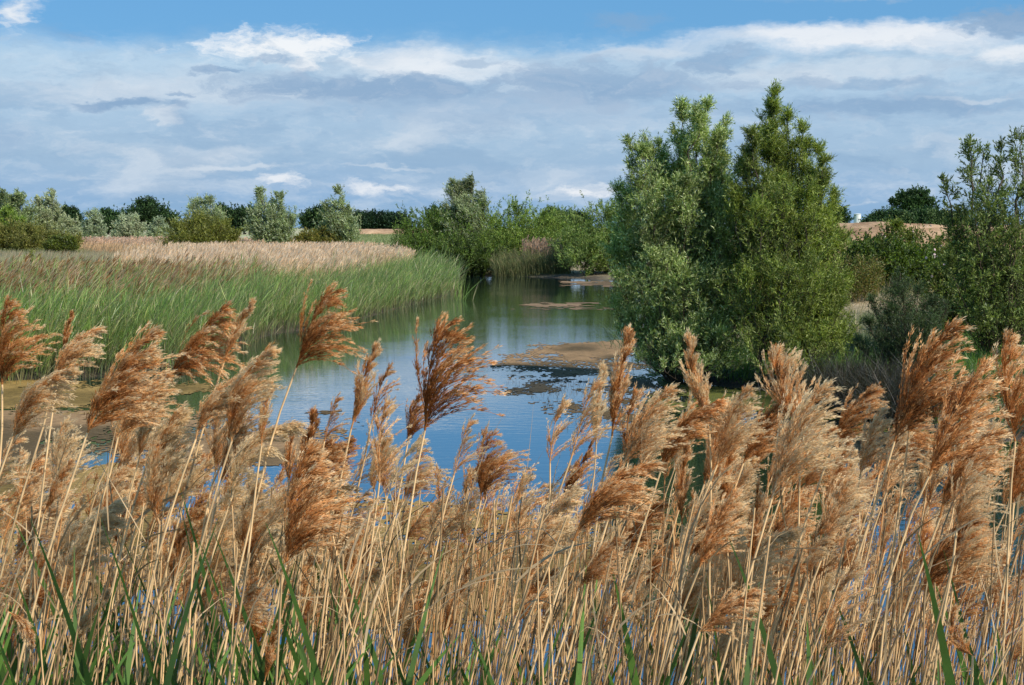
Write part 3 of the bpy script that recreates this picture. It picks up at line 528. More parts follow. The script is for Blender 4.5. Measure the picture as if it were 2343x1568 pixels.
# dark distant trees
dk = [(.018, .04, .024), (.03, .06, .03), (.012, .028, .018), (.042, .075, .038)]
def fartree(label, px, Y, tops, seed, cols=dk, group='dark trees along the horizon', ns=70, name='oak_tree', lf=None, wr=.3):
    b = at(px, Y); l = lf or Y*.0013
    return plant_tree(name, label, 'tree', b, lobes_px(b, Y, tops)+[(q[0], q[1]-1, q[2]*.6, q[3]*1.3) for q in lobes_px(b, Y, tops)], l, l*.6, ns, 7, 7, cols, spread=.8, wr=wr, seed=seed, tw=(Y*.003, Y*.006), up=(0, 55), prof=dome, mat=M_dark, start=.1, flex=.6, group=group, wood=(.06, .05, .04))
fartree('high domed dark tree mass between grey sallows on the left', 335, 420, [(322, 468, 28, 0), (340, 466, 32, 0), (300, 490, 32, 0), (375, 488, 30, 0), (350, 500, 45, 0), (310, 505, 40, 0), (395, 500, 22, 0)], 71, ns=80)
fartree('small dark tree between the two grey sallows on the left', 250, 400, [(245, 490, 20, 0), (262, 498, 20, 0), (248, 505, 25, 0)], 72)
fartree('blue green dark tree just right of the tall pointed pale willow', 158, 420, [(150, 482, 18, 0), (165, 485, 16, 0), (175, 500, 16, 0)], 73)
fartree('dark tree showing between the olive bush and the ragged willow', 555, 400, [(515, 490, 25, 0), (545, 492, 30, 0), (575, 488, 30, 0), (560, 505, 40, 0)], 74)
fartree('dark tree directly behind the pale willow of the olive bush', 505, 410, [(503, 476, 20, 0), (515, 490, 24, 0)], 75)
fartree('dark tree just left of the narrow upright willow', 722, 400, [(708, 492, 22, 0), (730, 486, 26, 0), (745, 500, 26, 0)], 76)
for i, (px, py, w) in enumerate([(822, 494, 16), (845, 496, 18), (868, 498, 18), (892, 499, 18), (915, 500, 18)]):
    fartree(['darkest and tallest end tree of the low distant line beside the narrow willow', 'second tree of the low dark distant line right of the narrow willow', 'middle tree of the low dark distant line above the left soil mound', 'fourth tree of the low dark distant line above the left soil mound', 'last tree of the low dark line touching the far shore bush'][i],
            px, 480, [(px, py, w, 0), (px+8, py+6, w, 0), (px-8, py+8, w, 0)], 80+i, ns=50, cols=[(.016, .036, .03), (.026, .052, .038), (.012, .025, .022)])
fartree('dark tree peeping over the bushes left of the wind blown willow', 1005, 300, [(995, 482, 24, 0), (1020, 484, 24, 0), (1008, 495, 30, 0)], 90)
fartree('grey green distant tree over the gap between the far shore bushes', 1270, 320, [(1262, 486, 25, 0), (1280, 492, 25, 0), (1250, 498, 20, 0)], 91, cols=[(.07, .11, .06), (.1, .14, .08), (.045, .07, .04)])
fartree('low dark distant tree right of the grey green one over the far bushes', 1318, 400, [(1305, 496, 22, 0), (1330, 497, 22, 0)], 92)
fartree('blue green tree close against the right side of the tall willows', 1912, 350, [(1905, 478, 18, 0), (1925, 482, 16, 0), (1895, 490, 22, 0), (1912, 498, 22, 0)], 93)
# landmark tree
b = at(2090, 300)
plant_tree('oak_tree', 'big dark dome shaped tree with visible limbs on the right horizon', 'tree', b, lobes_px(b, 300, [(2060, 450, 28, 0), (2085, 440, 30, .5), (2112, 444, 28, 0), (2135, 462, 26, 0), (2042, 466, 24, 0), (2075, 462, 26, -1), (2105, 465, 26, -1), (2140, 485, 22, 0)]),
           .42, .26, 46, 7, 8, [(.02, .042, .026), (.032, .06, .034), (.045, .08, .04)], wr=.35, seed=94, tw=(.9, 1.7), up=(0, 60), prof=lambda t: np.clip((t-.35)/.3, 0, 1)*np.clip((1-t)/.4, 0, 1)**.4+.02, mat=M_dark, start=.4, flex=.35, wood=(.07, .06, .05))
for i, (px, py, w, c) in enumerate([(1992, 503, 16, 0), (2012, 492, 22, 0), (2040, 488, 24, 0), (2068, 496, 22, 1), (2100, 492, 26, 0), (2130, 494, 24, 1), (2158, 492, 24, 0), (2190, 495, 26, 1)]):
    fartree(['low dark hedge bush nearest the white tank', 'dark hedge bush second right of the white tank', 'dark rounded hedge bush left of the big dome tree', 'pale hedge bush beneath the left of the dome tree', 'dark hedge bush directly beneath the dome tree', 'pale hedge bush beneath the right of the dome tree', 'dark hedge bush right of the dome tree', 'pale hedge bush hidden partly by the right edge tree'][i],
            px, 260, [(px, py, w, 0), (px+10, py+5, w, 0), (px-9, py+7, w, 0)], 100+i, ns=45, cols=dk if c == 0 else [(.08, .12, .07), (.05, .08, .04), (.12, .16, .1)], group='hedge bushes below the horizon tree', name='hedge_bush', wr=.1)
# white tank
def tank():
    b = at(1958, 560); p = P(1958, 489, 560); hgt = p[2]-b[2]; root = empty('storage_tank', b, 'small white cylindrical tank on the horizon right of the tall willows', 'tank')
    m, nt = newmat('white paint'); N = nt.nodes; o_ = N.new('ShaderNodeOutputMaterial'); bs = N.new('ShaderNodeBsdfPrincipled'); nz = N.new('ShaderNodeTexNoise'); nz.inputs['Scale'].default_value = 3
    cr = N.new('ShaderNodeValToRGB'); cr.color_ramp.elements[0].color = (.7, .72, .72, 1); cr.color_ramp.elements[1].color = (.85, .85, .84, 1)
    nt.links.new(nz.outputs[0], cr.inputs[0]); nt.links.new(cr.outputs[0], bs.inputs['Base Color']); bs.inputs['Roughness'].default_value = .6; nt.links.new(bs.outputs[0], o_.inputs[0])
    r = 1.3
    mb = MB(); tube(mb, [(0, 0, 0), (0, 0, hgt-.3)], r, (1, 1, 1), 28); mb.obj('shell', m, root, True)
    mb = MB(); tube(mb, [(0, 0, hgt-.32), (0, 0, hgt-.12)], r+.09, (1, 1, 1), 28); mb.obj('rim', m, root, True)
    mb = MB(); tube(mb, [(0, 0, hgt-.12), (0, 0, hgt-.02), (0, 0, hgt+.02)], [r+.05, r*.6, .02], (1, 1, 1), 28); mb.obj('roof', m, root, True)
tank()

# ------------------------------------------------------------------ reed beds (uncountable)
def in_region(n, poly_px, z=0., Ymax=None, far_bias=1.):
    """uniform points in the ground polygon given by world (x, y) corners"""
    w = np.array(poly_px); x0, y0 = w.min(0); x1, y1 = w.max(0); out = []
    tot = 0
    while tot < n:
        x = rng.uniform(x0, x1, n*2); y = y0+(y1-y0)*rng.random(n*2)**far_bias
        ins = np.zeros(len(x), bool)
        for i in range(len(w)):
            a = w[i]; b = w[(i+1) % len(w)]; ins ^= ((a[1] > y) != (b[1] > y)) & (x < (b[0]-a[0])*(y-a[1])/((b[1]-a[1]) or 1e-9)+a[0])
        out.append(np.stack([x[ins], y[ins]], -1)); tot += ins.sum()
    return np.concatenate(out)[:n]
def stand(mb, pts, h, hv, leafn, sc0, sc1, lc, lw, lean, lspread=.6, sw=.012, ll=.45, headc=None, headfrac=0., headmb=None, segs=3, headw=.022):
    n = len(pts); z = np.maximum(hz(pts[:, 0], pts[:, 1]), -.15); B = np.stack([pts[:, 0], pts[:, 1], z], -1)
    hh = h*(1+rng.normal(size=n)*hv); D = norm(np.array([0, 0, 1.])+np.array([lean, 0, 0])*.3+rng.normal(size=(n, 3))*np.array([.07, .07, 0]))
    fo = np.array([lean, 0, 0])+rng.normal(size=(n, 3))*np.array([.12, .12, 0])
    c = np.array(sc0)[None]*rng.uniform(.75, 1.25, (n, 1)); c2 = np.array(sc1)[None]*rng.uniform(.75, 1.25, (n, 1))
    dist = np.maximum(pts[:, 1], 10); wmin = dist*.00028
    ribbons(mb, B, D, hh, np.maximum(sw, wmin), segs, c, c2, fo, prof='stem')
    if leafn:
        idx = np.repeat(np.arange(n), leafn); m = len(idx); t = rng.uniform(.12, .92, m)
        dd = D[idx]+fo[idx]*t[:, None]*.5; dd = norm(dd); st = B[idx]+norm(D[idx]+fo[idx]*(t*.45)[:, None])*(hh[idx]*t)[:, None]
        out = rng.normal(size=(m, 3))*np.array([1, 1, 0]); out = norm(out+np.array([lean*2.2, 0, 0]))
        ld = norm(dd+out*lspread*rng.uniform(.5, 1.3, (m, 1)))
        lcol = np.array(lc)[rng.integers(0, len(lc), m)]*rng.uniform(.7, 1.3, (m, 1))
        ribbons(mb, st, ld, ll*rng.uniform(.6, 1.3, m), np.maximum(lw, wmin[idx]*1.3)*rng.uniform(.7, 1.2, m), 3, lcol*.85, lcol*1.1, np.array([lean*1.2, 0, -.35])+rng.normal(size=(m, 3))*.1, prof='blade')
    if headfrac > 0:
        k = np.nonzero(rng.random(n) < headfrac)[0]; m = len(k)*6; idx = np.repeat(k, 6)
        # top of the bent stem
        d = D.copy(); p = B.copy()
        for s in range(segs): d = norm(d+fo/segs) if s else norm(d); p = p+norm(D+fo*(s+1)/segs)*(hh/segs)[:, None]
        top = p[idx]-norm(D+fo)[idx]*.05
        hd = norm(norm(D+fo)[idx]+np.array([lean*1.2, 0, 0])+rng.normal(size=(m, 3))*.13)
        hc = np.array(headc)[rng.integers(0, len(headc), m)]*rng.uniform(.75, 1.25, (m, 1))
        ribbons(headmb or mb, top+norm(D+fo)[idx]*rng.uniform(-.12, .06, (m, 1)), hd, rng.uniform(.12, .26, m), np.maximum(headw, wmin[idx]*(2 if headw > .02 else 1.3)), 2, hc, hc*1.15, np.array([lean, 0, -.25]), prof='leaf')
W = lambda px, py: tuple(G(px, py)[:2])
def XY(px, Y): return ((px-1171)/F*Y, Y)
gl = [(.27, .46, .075), (.36, .54, .10), (.15, .28, .04), (.43, .58, .14), (.54, .57, .17), (.62, .52, .25)]
strawd = [(.56, .41, .24), (.66, .49, .3), (.46, .33, .18)]
brown = [(.36, .18, .07), (.50, .28, .13), (.62, .42, .24), (.7, .5, .3)]
front = [W(-420, 890), W(0, 876), W(200, 866), W(400, 852), W(480, 824), W(560, 787), W(640, 764), W(780, 749), W(900, 713), W(1000, 687), W(1044, 669)]
# living green reeds round the water's edge
mb = MB()
reg = front+[XY(1010, 76), XY(965, 82), XY(900, 70), XY(780, 56), XY(640, 54), XY(400, 47), XY(-420, 45)]
pts = in_region(15500, reg, far_bias=1.5)
sd = sdist(pts[:, 0], pts[:, 1]); tipz = sm(-7, -3, pts[:, 0])
ppx = pts[:, 0]/pts[:, 1]*F+1171; hgt = 1.30-.1*sm(.45, 0, sd/4)+.15*sm(380, 560, ppx)-.48*sm(560, 700, ppx)+.1*sm(850, 960, ppx)+.3*(fbm(pts[:, 0], pts[:, 1], 3, 12)-.5)
stand(mb, pts, hgt, .12, 5, (.2, .25, .09), (.26, .34, .12), gl, .020, .15, .42, ll=.5)
edge = pts[sd < 1.6]; e2 = edge+rng.normal(size=edge.shape)*.35
stand(mb, e2[:3500], 1.35, .22, 3, (.34, .30, .12), (.16, .24, .07), gl+[(.36, .34, .12)], .018, .2, .5, ll=.45)
tag(mb.obj('green_reeds', M_reed), 'dense living green reed bed curving along the left shore of the pond', 'reeds', kind='stuff')
# dry reeds scattered among them with brown heads
mb = MB()
reg = [XY(-420, 33), XY(0, 32.5), XY(300, 33), XY(440, 37), XY(600, 46), XY(560, 52), XY(400, 47), XY(-420, 44)]
pts = in_region(5200, reg, far_bias=1.2)
stand(mb, pts, 1.42, .11, 2, (.56, .42, .22), (.60, .42, .24), [(.6, .45, .22), (.3, .33, .1)], .016, .2, .45, headc=brown, headfrac=.75)
tag(mb.obj('brown_headed_reeds', M_dry), 'old brown headed reeds rising out of the green reed bed on the left', 'reeds', kind='stuff')
# tan dry stand behind
mb = MB()
reg = [XY(400, 46), XY(520, 43), XY(640, 48.6), XY(780, 52), XY(900, 68), XY(940, 92), XY(900, 112), XY(820, 120), XY(400, 118), XY(380, 70), XY(250, 58)]
pts = in_region(24000, reg, far_bias=1.6)
hgt = 1.55-.42*sm(55, 100, pts[:, 1])+.45*(fbm(pts[:, 0], pts[:, 1], 4, 77)-.3)-.25*sm(60, 48, pts[:, 1])
stand(mb, pts, hgt, .08, 2, (.70, .52, .28), (.95, .72, .43), strawd, .018, .13, .3, sw=.015, headw=.012, headc=[(.95, .70, .46), (1., .80, .58), (.85, .60, .38)], headfrac=.8)
tag(mb.obj('tan_reeds', M_dry), 'broad stand of pale tan dry reeds behind the green reeds', 'reeds', kind='stuff')
# pink strip further back
mb = MB()
reg = [XY(165, 150), XY(420, 120), XY(600, 122), XY(600, 150), XY(400, 172), XY(165, 172)]
pts = in_region(6500, reg)
stand(mb, pts, 1.3, .1, 0, (.5, .34, .22), (.92, .64, .38), strawd, .02, .2, .4, sw=.05, headc=[(.78, .54, .37), (.85, .62, .45)], headfrac=1.)
tag(mb.obj('pink_reeds', M_dry), 'distant strip of pinkish dry reeds before the grey sallows', 'reeds', kind='stuff')
# meadow grass left
mb = MB()
reg = [XY(-420, 62), XY(420, 62), XY(400, 118), XY(170, 150), XY(-420, 150)]
pts = in_region(26000, reg, far_bias=1.0)
n = len(pts); B = np.stack([pts[:, 0], pts[:, 1], hz(pts[:, 0], pts[:, 1])], -1); t = fbm(pts[:, 0], pts[:, 1]*.5, 9, 55)[:, None]
c = lerp(np.array([.48, .40, .26]), np.array([.32, .34, .15]), sm(.42, .6, t))*rng.uniform(.8, 1.2, (n, 1))
ribbons(mb, B, np.array([.1, 0, 1.])+rng.normal(size=(n, 3))*.2, rng.uniform(.4, .8, n), .06, 2, c*.9, c*1.05, (.3, 0, -.1))
tag(mb.obj('meadow_grass', M_dry), 'pale dry meadow grass beyond the reed bed on the left', 'grass', kind='stuff')
# tuft standing in the water off the reed point
def tuft(label, px, py, n, h, seed, cols, name='rush_clump', w=.02, spread=.35, cat='rush clump', rad=.25, group=None, force=(.25, 0, -.15)):
    r = np.random.default_rng(seed); g = G(px, py) ; g = np.array([g[0], g[1], max(gz(g[0], g[1]), -.02)]); mb = MB()
    B = r.normal(size=(n, 3))*np.array([rad, rad, 0]); c = np.array(cols)[r.integers(0, len(cols), n)]*r.uniform(.75, 1.25, (n, 1))
    ribbons(mb, B, np.array([.05, 0, 1.])+r.normal(size=(n, 3))*np.array([spread, spread, 0]), h*r.uniform(.55, 1.1, n), w, 4, c*.8, c, force, r=r)
    o = mb.obj(name, M_reed); o.location = [float(x) for x in g]; tag(o, label, cat, group); return o
tuft('lone tuft of green reed blades in the water off the reed bed point', 1052, 688, 26, 1.25, 1, gl, spread=.22, w=.035)
tuft('thin reed blades leaning over the water below the tall silvery willow', 1425, 800, 22, 1.2, 2, [(.16, .26, .09), (.12, .19, .06)], spread=.5, w=.02, force=(-.6, 0, -.4))
# far shore reed clump
mb = MB(); pts = np.stack([rng.uniform(-1.2, 3.6, 1500), rng.uniform(91.5, 95, 1500)], -1)
stand(mb, pts, 1.1, .2, 3, (.24, .26, .11), (.3, .3, .14), [(.12, .17, .07), (.2, .24, .1), (.3, .26, .14)], .02, -.12, .6)
p2 = np.stack([rng.uniform(.6, 3.4, 420), rng.uniform(92.5, 95.5, 420)], -1)
stand(mb, p2, 1.65, .12, 0, (.48, .36, .24), (.58, .43, .3), strawd, .02, .1, .4, sw=.03, headc=[(.56, .4, .28)], headfrac=.9)
tag(mb.obj('shore_reeds', M_dry), 'clump of half dry reeds before the far shore bushes', 'reeds', kind='stuff')
# right bank grasses
def meadow(name, label, reg, n, h, cols, w=.012, fb=1., force=(.15, 0, -.3), spread=.35):
    mb = MB(); pts = in_region(n, reg, far_bias=fb); pts = pts[sdist(pts[:, 0], pts[:, 1]) > .02]; n = len(pts)
    B = np.stack([pts[:, 0], pts[:, 1], hz(pts[:, 0], pts[:, 1])-.02], -1); t = fbm(pts[:, 0], pts[:, 1], 2.5, len(label))[:, None]
    c = np.array(cols)[np.clip((t[:, 0]*1.6-.3+rng.normal(size=n)*.15)*len(cols), 0, len(cols)-1).astype(int)]*rng.uniform(.75, 1.25, (n, 1))
    ribbons(mb, B, np.array([.05, 0, 1.])+rng.normal(size=(n, 3))*spread, h*rng.uniform(.5, 1.2, n), np.maximum(w, pts[:, 1]*.0003), 3, c*.8, c*1.1, force)
    tag(mb.obj(name, M_reed), label, 'grass', kind='stuff')
meadow('bank_grass', 'bright green grass on the right bank beneath the trees', [W(1640, 880), W(1800, 897), W(1905, 930), W(2100, 980), W(2342, 1008), W(2600, 1020), XY(2600, 33), XY(1640, 33)], 19000, .42, [(.10, .20, .015), (.17, .33, .03), (.05, .10, .012)], .014)
meadow('dry_grass', 'dry fawn grass on the rising bank behind the small willow shrub', [XY(1650, 33), XY(2600, 33), XY(2600, 76), XY(1400, 76), XY(1480, 40)], 26000, .5, [(.50, .36, .15), (.6, .44, .22), (.30, .31, .09), (.55, .4, .2)], .016)
meadow('field_grass', 'yellow green grass field before the left soil mound', [XY(780, 112), XY(1000, 112), XY(1000, 385), XY(760, 385)], 12000, .5, [(.28, .33, .10), (.36, .36, .15), (.22, .27, .08)], .08)
sedge = [(.05, .035, .01), (.09, .06, .02), (.025, .022, .008), (.045, .055, .012)]  # sedge browns, darkened to paint in the shade under the small shrub
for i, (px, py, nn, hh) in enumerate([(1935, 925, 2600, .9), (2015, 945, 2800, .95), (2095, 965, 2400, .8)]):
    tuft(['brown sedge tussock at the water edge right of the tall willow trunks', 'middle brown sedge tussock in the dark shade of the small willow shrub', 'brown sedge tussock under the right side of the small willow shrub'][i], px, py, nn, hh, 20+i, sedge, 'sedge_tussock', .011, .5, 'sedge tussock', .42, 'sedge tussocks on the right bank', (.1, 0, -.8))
# sprouting plants standing in the algae near the tall willows
mb = MB(); n = 1500; w = in_region(n, [W(1150, 875), W(1500, 858), W(1700, 930), W(1300, 985), W(1230, 920)]); B = np.stack([w[:, 0], w[:, 1], w[:, 0]*0], -1)
ribbons(mb, B, np.array([0, 0, 1.])+rng.normal(size=(n, 3))*.4, rng.uniform(.03, .11, n), .012, 1, (.12, .09, .05), (.16, .12, .06))
tag(mb.obj('water_weed', M_reed), 'short dark weed stubble poking through the algae near the tall willows', 'water weed', kind='stuff')

# ------------------------------------------------------------------ foreground reeds
def make_plume(seed, bend=.5, wind=.6, droop=.35, spread=.42, blen=.5, nb=34, ntw=9, nsp=8, width=.0058, basecluster=.35, raw=False):
    r = np.random.default_rng(seed); mb = MB(); nb = int(nb*(1 if raw else 1.35)); ntw = ntw if raw else ntw+4; nsp = nsp if raw else nsp+4
    n = 24; t = np.linspace(0, 1, n); ang = bend*t**1.4+.06*np.sin(t*7+seed); d = np.stack([np.sin(ang), .06*np.sin(t*5+seed), np.cos(ang)], -1); d = norm(d)
    pts = np.concatenate([[np.zeros(3)], np.cumsum(d[:-1]/(n-1), 0)])
    tube(mb, pts, .0085*(1-t)+.0015, np.array([.62, 0, 0]), 4)
    t0 = r.random(nb)**1.15*.86; t0[:int(nb*basecluster)] *= .4
    i0 = np.clip((t0*(n-1)).astype(int), 0, n-2); f = (t0*(n-1)-i0)[:, None]; p = pts[i0]*(1-f)+pts[i0+1]*f; ax = d[i0]
    az = r.uniform(0, 2*PI, nb); rad = np.stack([np.cos(az), np.sin(az), np.zeros(nb)], -1); rad[:, 0] += .55*wind
    a = spread*r.uniform(.45, 1.25, nb)[:, None]; dr = norm(ax*np.cos(a)+rad*np.sin(a))
    L = 1.15*blen*((1-t0)**.55)*(.55+.45*np.sin(PI*np.clip(t0+.25, 0, 1)))*r.uniform(.6, 1.15, nb)
    L = np.minimum(L, 1.08-t0*.86)
    sg = 8; path = [p.copy()]; dirs = [dr.copy()]; fo = np.array([wind, 0, -droop])*r.uniform(.4, 1.5, nb)[:, None]
    for s in range(sg):
        dr = norm(dr+fo/sg*(.4+1.3*s/sg)); p = p+dr*(L/sg)[:, None]; path.append(p.copy()); dirs.append(dr.copy())
    path = np.stack(path, 1); dirs = np.stack(dirs, 1)
    # include the axis tip as one more branch
    tipi = np.linspace(int(n*.55), n-1, sg+1).astype(int)
    path = np.concatenate([path, pts[tipi][None], pts[tipi][None]]); dirs = np.concatenate([dirs, d[tipi][None], d[tipi][None]]); L = np.append(L, [.45, .45]); nb += 2
    ribbons_path(mb, path, np.full(nb, .003), np.array([.7, 0, 0]), r)
    m = nb*ntw; idx = np.repeat(np.arange(nb), ntw); s = (r.random(m)**.85)*sg*.985; si = s.astype(int); f = (s-si)[:, None]
    tp = path[idx, si]*(1-f)+path[idx, np.minimum(si+1, sg)]*f; frac = s/sg
    td = norm(dirs[idx, si]+r.normal(size=(m, 3))*.11); tl = (.135*(1-.55*frac)*r.uniform(.6, 1.2, m))
    # silky twigs
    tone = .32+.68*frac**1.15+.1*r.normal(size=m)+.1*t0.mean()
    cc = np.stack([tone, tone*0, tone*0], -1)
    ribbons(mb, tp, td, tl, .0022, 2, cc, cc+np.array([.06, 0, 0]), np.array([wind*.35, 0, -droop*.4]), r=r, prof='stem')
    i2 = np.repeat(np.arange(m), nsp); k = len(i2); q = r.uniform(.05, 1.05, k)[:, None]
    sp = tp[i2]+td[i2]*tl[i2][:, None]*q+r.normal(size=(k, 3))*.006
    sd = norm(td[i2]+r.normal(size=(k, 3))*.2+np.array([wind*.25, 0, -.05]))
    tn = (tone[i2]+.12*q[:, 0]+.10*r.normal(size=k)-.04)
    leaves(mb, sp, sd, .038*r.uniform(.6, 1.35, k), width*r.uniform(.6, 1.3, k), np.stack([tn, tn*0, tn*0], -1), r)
    ch = pts[-1]
    if raw: return mb, ch
    return mb.mesh('seed_head', M_plume), ch
V = {}
V['fan'] = [make_plume(200+i, .55, .75, .30, .45, .60, 46, 10, 9) for i in range(3)]       # one-sided sweeping fan
V['nar'] = [make_plume(210+i, .18, .22, .08, .26, .36, 34, 10, 8) for i in range(3)]       # narrow upright
V['flare'] = [make_plume(220+i, .35, .95, .75, .55, .68, 44, 10, 9, basecluster=.6) for i in range(3)]  # flaring lower branches
V['arch'] = [make_plume(230+i, 1.15, .9, .55, .36, .55, 44, 10, 9) for i in range(3)]      # arching over
V['spar'] = [make_plume(240+i, .3, .55, .35, .5, .5, 18, 8, 7) for i in range(3)]          # sparse
V['nod'] = [make_plume(250+i, 1.7, .7, .9, .35, .42, 34, 9, 8) for i in range(2)]          # nodding

def stem_mesh(G0, B, lean, r, rad=.0048, cvar=1.):
    """stem from local origin to B-G0 with nodes and pale sheaths"""
    v = B-G0; n = 22; t = np.linspace(0, 1, n); ctrl = v-np.array([lean*1.25, 0, 1])*v[2]*.5
    pts = (2*t*(1-t))[:, None]*ctrl+(t**2)[:, None]*v
    pts[1:-1] += np.cumsum(r.normal(size=(n-2, 3))*.0018, 0)
    R = rad*(1.1-.45*t); straw = np.array([1., .68, .35])*cvar; c = np.tile(straw, (n, 1))*r.uniform(.85, 1.1, (n, 1))
    mb = MB(); P_, R_, C_ = [pts[0]], [R[0]], [c[0]]
    for k in range(1, n):
        if k % 4 == 2 and k < n-2:                # node: dark ring with a swelling
            d = (pts[k]-pts[k-1]); d = d/np.linalg.norm(d)
            for off, rr, cc in ((-.006, 1., 1.), (-.002, 1.3, .45), (.003, 1.25, .4), (.007, 1.02, .9)):
                P_.append(pts[k]+d*off); R_.append(R[k]*rr); C_.append(c[k]*cc)
        else: P_.append(pts[k]); R_.append(R[k]); C_.append(c[k])
    tube(mb, np.array(P_), np.array(R_), np.array(C_), 6)
    return mb.mesh('stem', M_stem, True)
def dry_leaf(mb, G0, B, r):
    t = r.uniform(.35, .85); p = (B-G0)*np.array([t*t, t, t]); a = r.uniform(0, 2*PI)
    c = np.array([.52, .37, .2])*r.uniform(.7, 1.1)
    ribbons(mb, p[None], np.array([[math.cos(a)*.5+.3, math.sin(a)*.5, 1]]), r.uniform(.2, .45), r.uniform(.008, .014), 6, c, c*.9, (.5, 0, -.9), r=r)
reed_rng = np.random.default_rng(99); NREED = 0
def reed(bx, by, tx, ty, Y, kind, tone, label, group=None, lean=None, twist=None, rad=.0048, leaf=False):
    global NREED
    r = reed_rng; B = P(bx, by, Y); T = P(tx, ty, Y); v = T-B
    me, ch = V[kind][NREED % len(V[kind])]; NREED += 1
    lt = math.hypot(v[0], v[2]); sc = lt/math.hypot(ch[0], ch[2])
    beta = math.atan2(v[0], v[2])-math.atan2(ch[0], ch[2])
    if lean is None: lean = max(-.1, min(.32, .6*v[0]/max(v[2], .05)))*.7+.06
    base = np.array([B[0]-lean*B[2]*.55, Y+r.normal()*.08, 0.]); base[2] = max(gz(base[0], base[1]), -.1)
    root = empty('reed', base, label, 'reed', group)
    st = bpy.data.objects.new('stem', stem_mesh(base, B, lean, r, rad, r.uniform(.82, 1.08))); COL.objects.link(st); st.parent = root
    hd = bpy.data.objects.new('seed_head', me); COL.objects.link(hd); hd.parent = root
    tw = twist if twist is not None else r.normal()*.25
    Mx = Matrix.Rotation(beta, 4, 'Y') @ Matrix.Rotation(tw, 4, 'Z') @ Matrix.Diagonal((sc, sc, sc, 1))
    Mx.translation = Vector([float(x) for x in (B-base)]); hd.matrix_local = Mx
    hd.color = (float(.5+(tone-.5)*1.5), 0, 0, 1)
    if leaf:
        mb = MB(); dry_leaf(mb, base, B, r); mb.obj('leaf', M_stem, root)
    return root
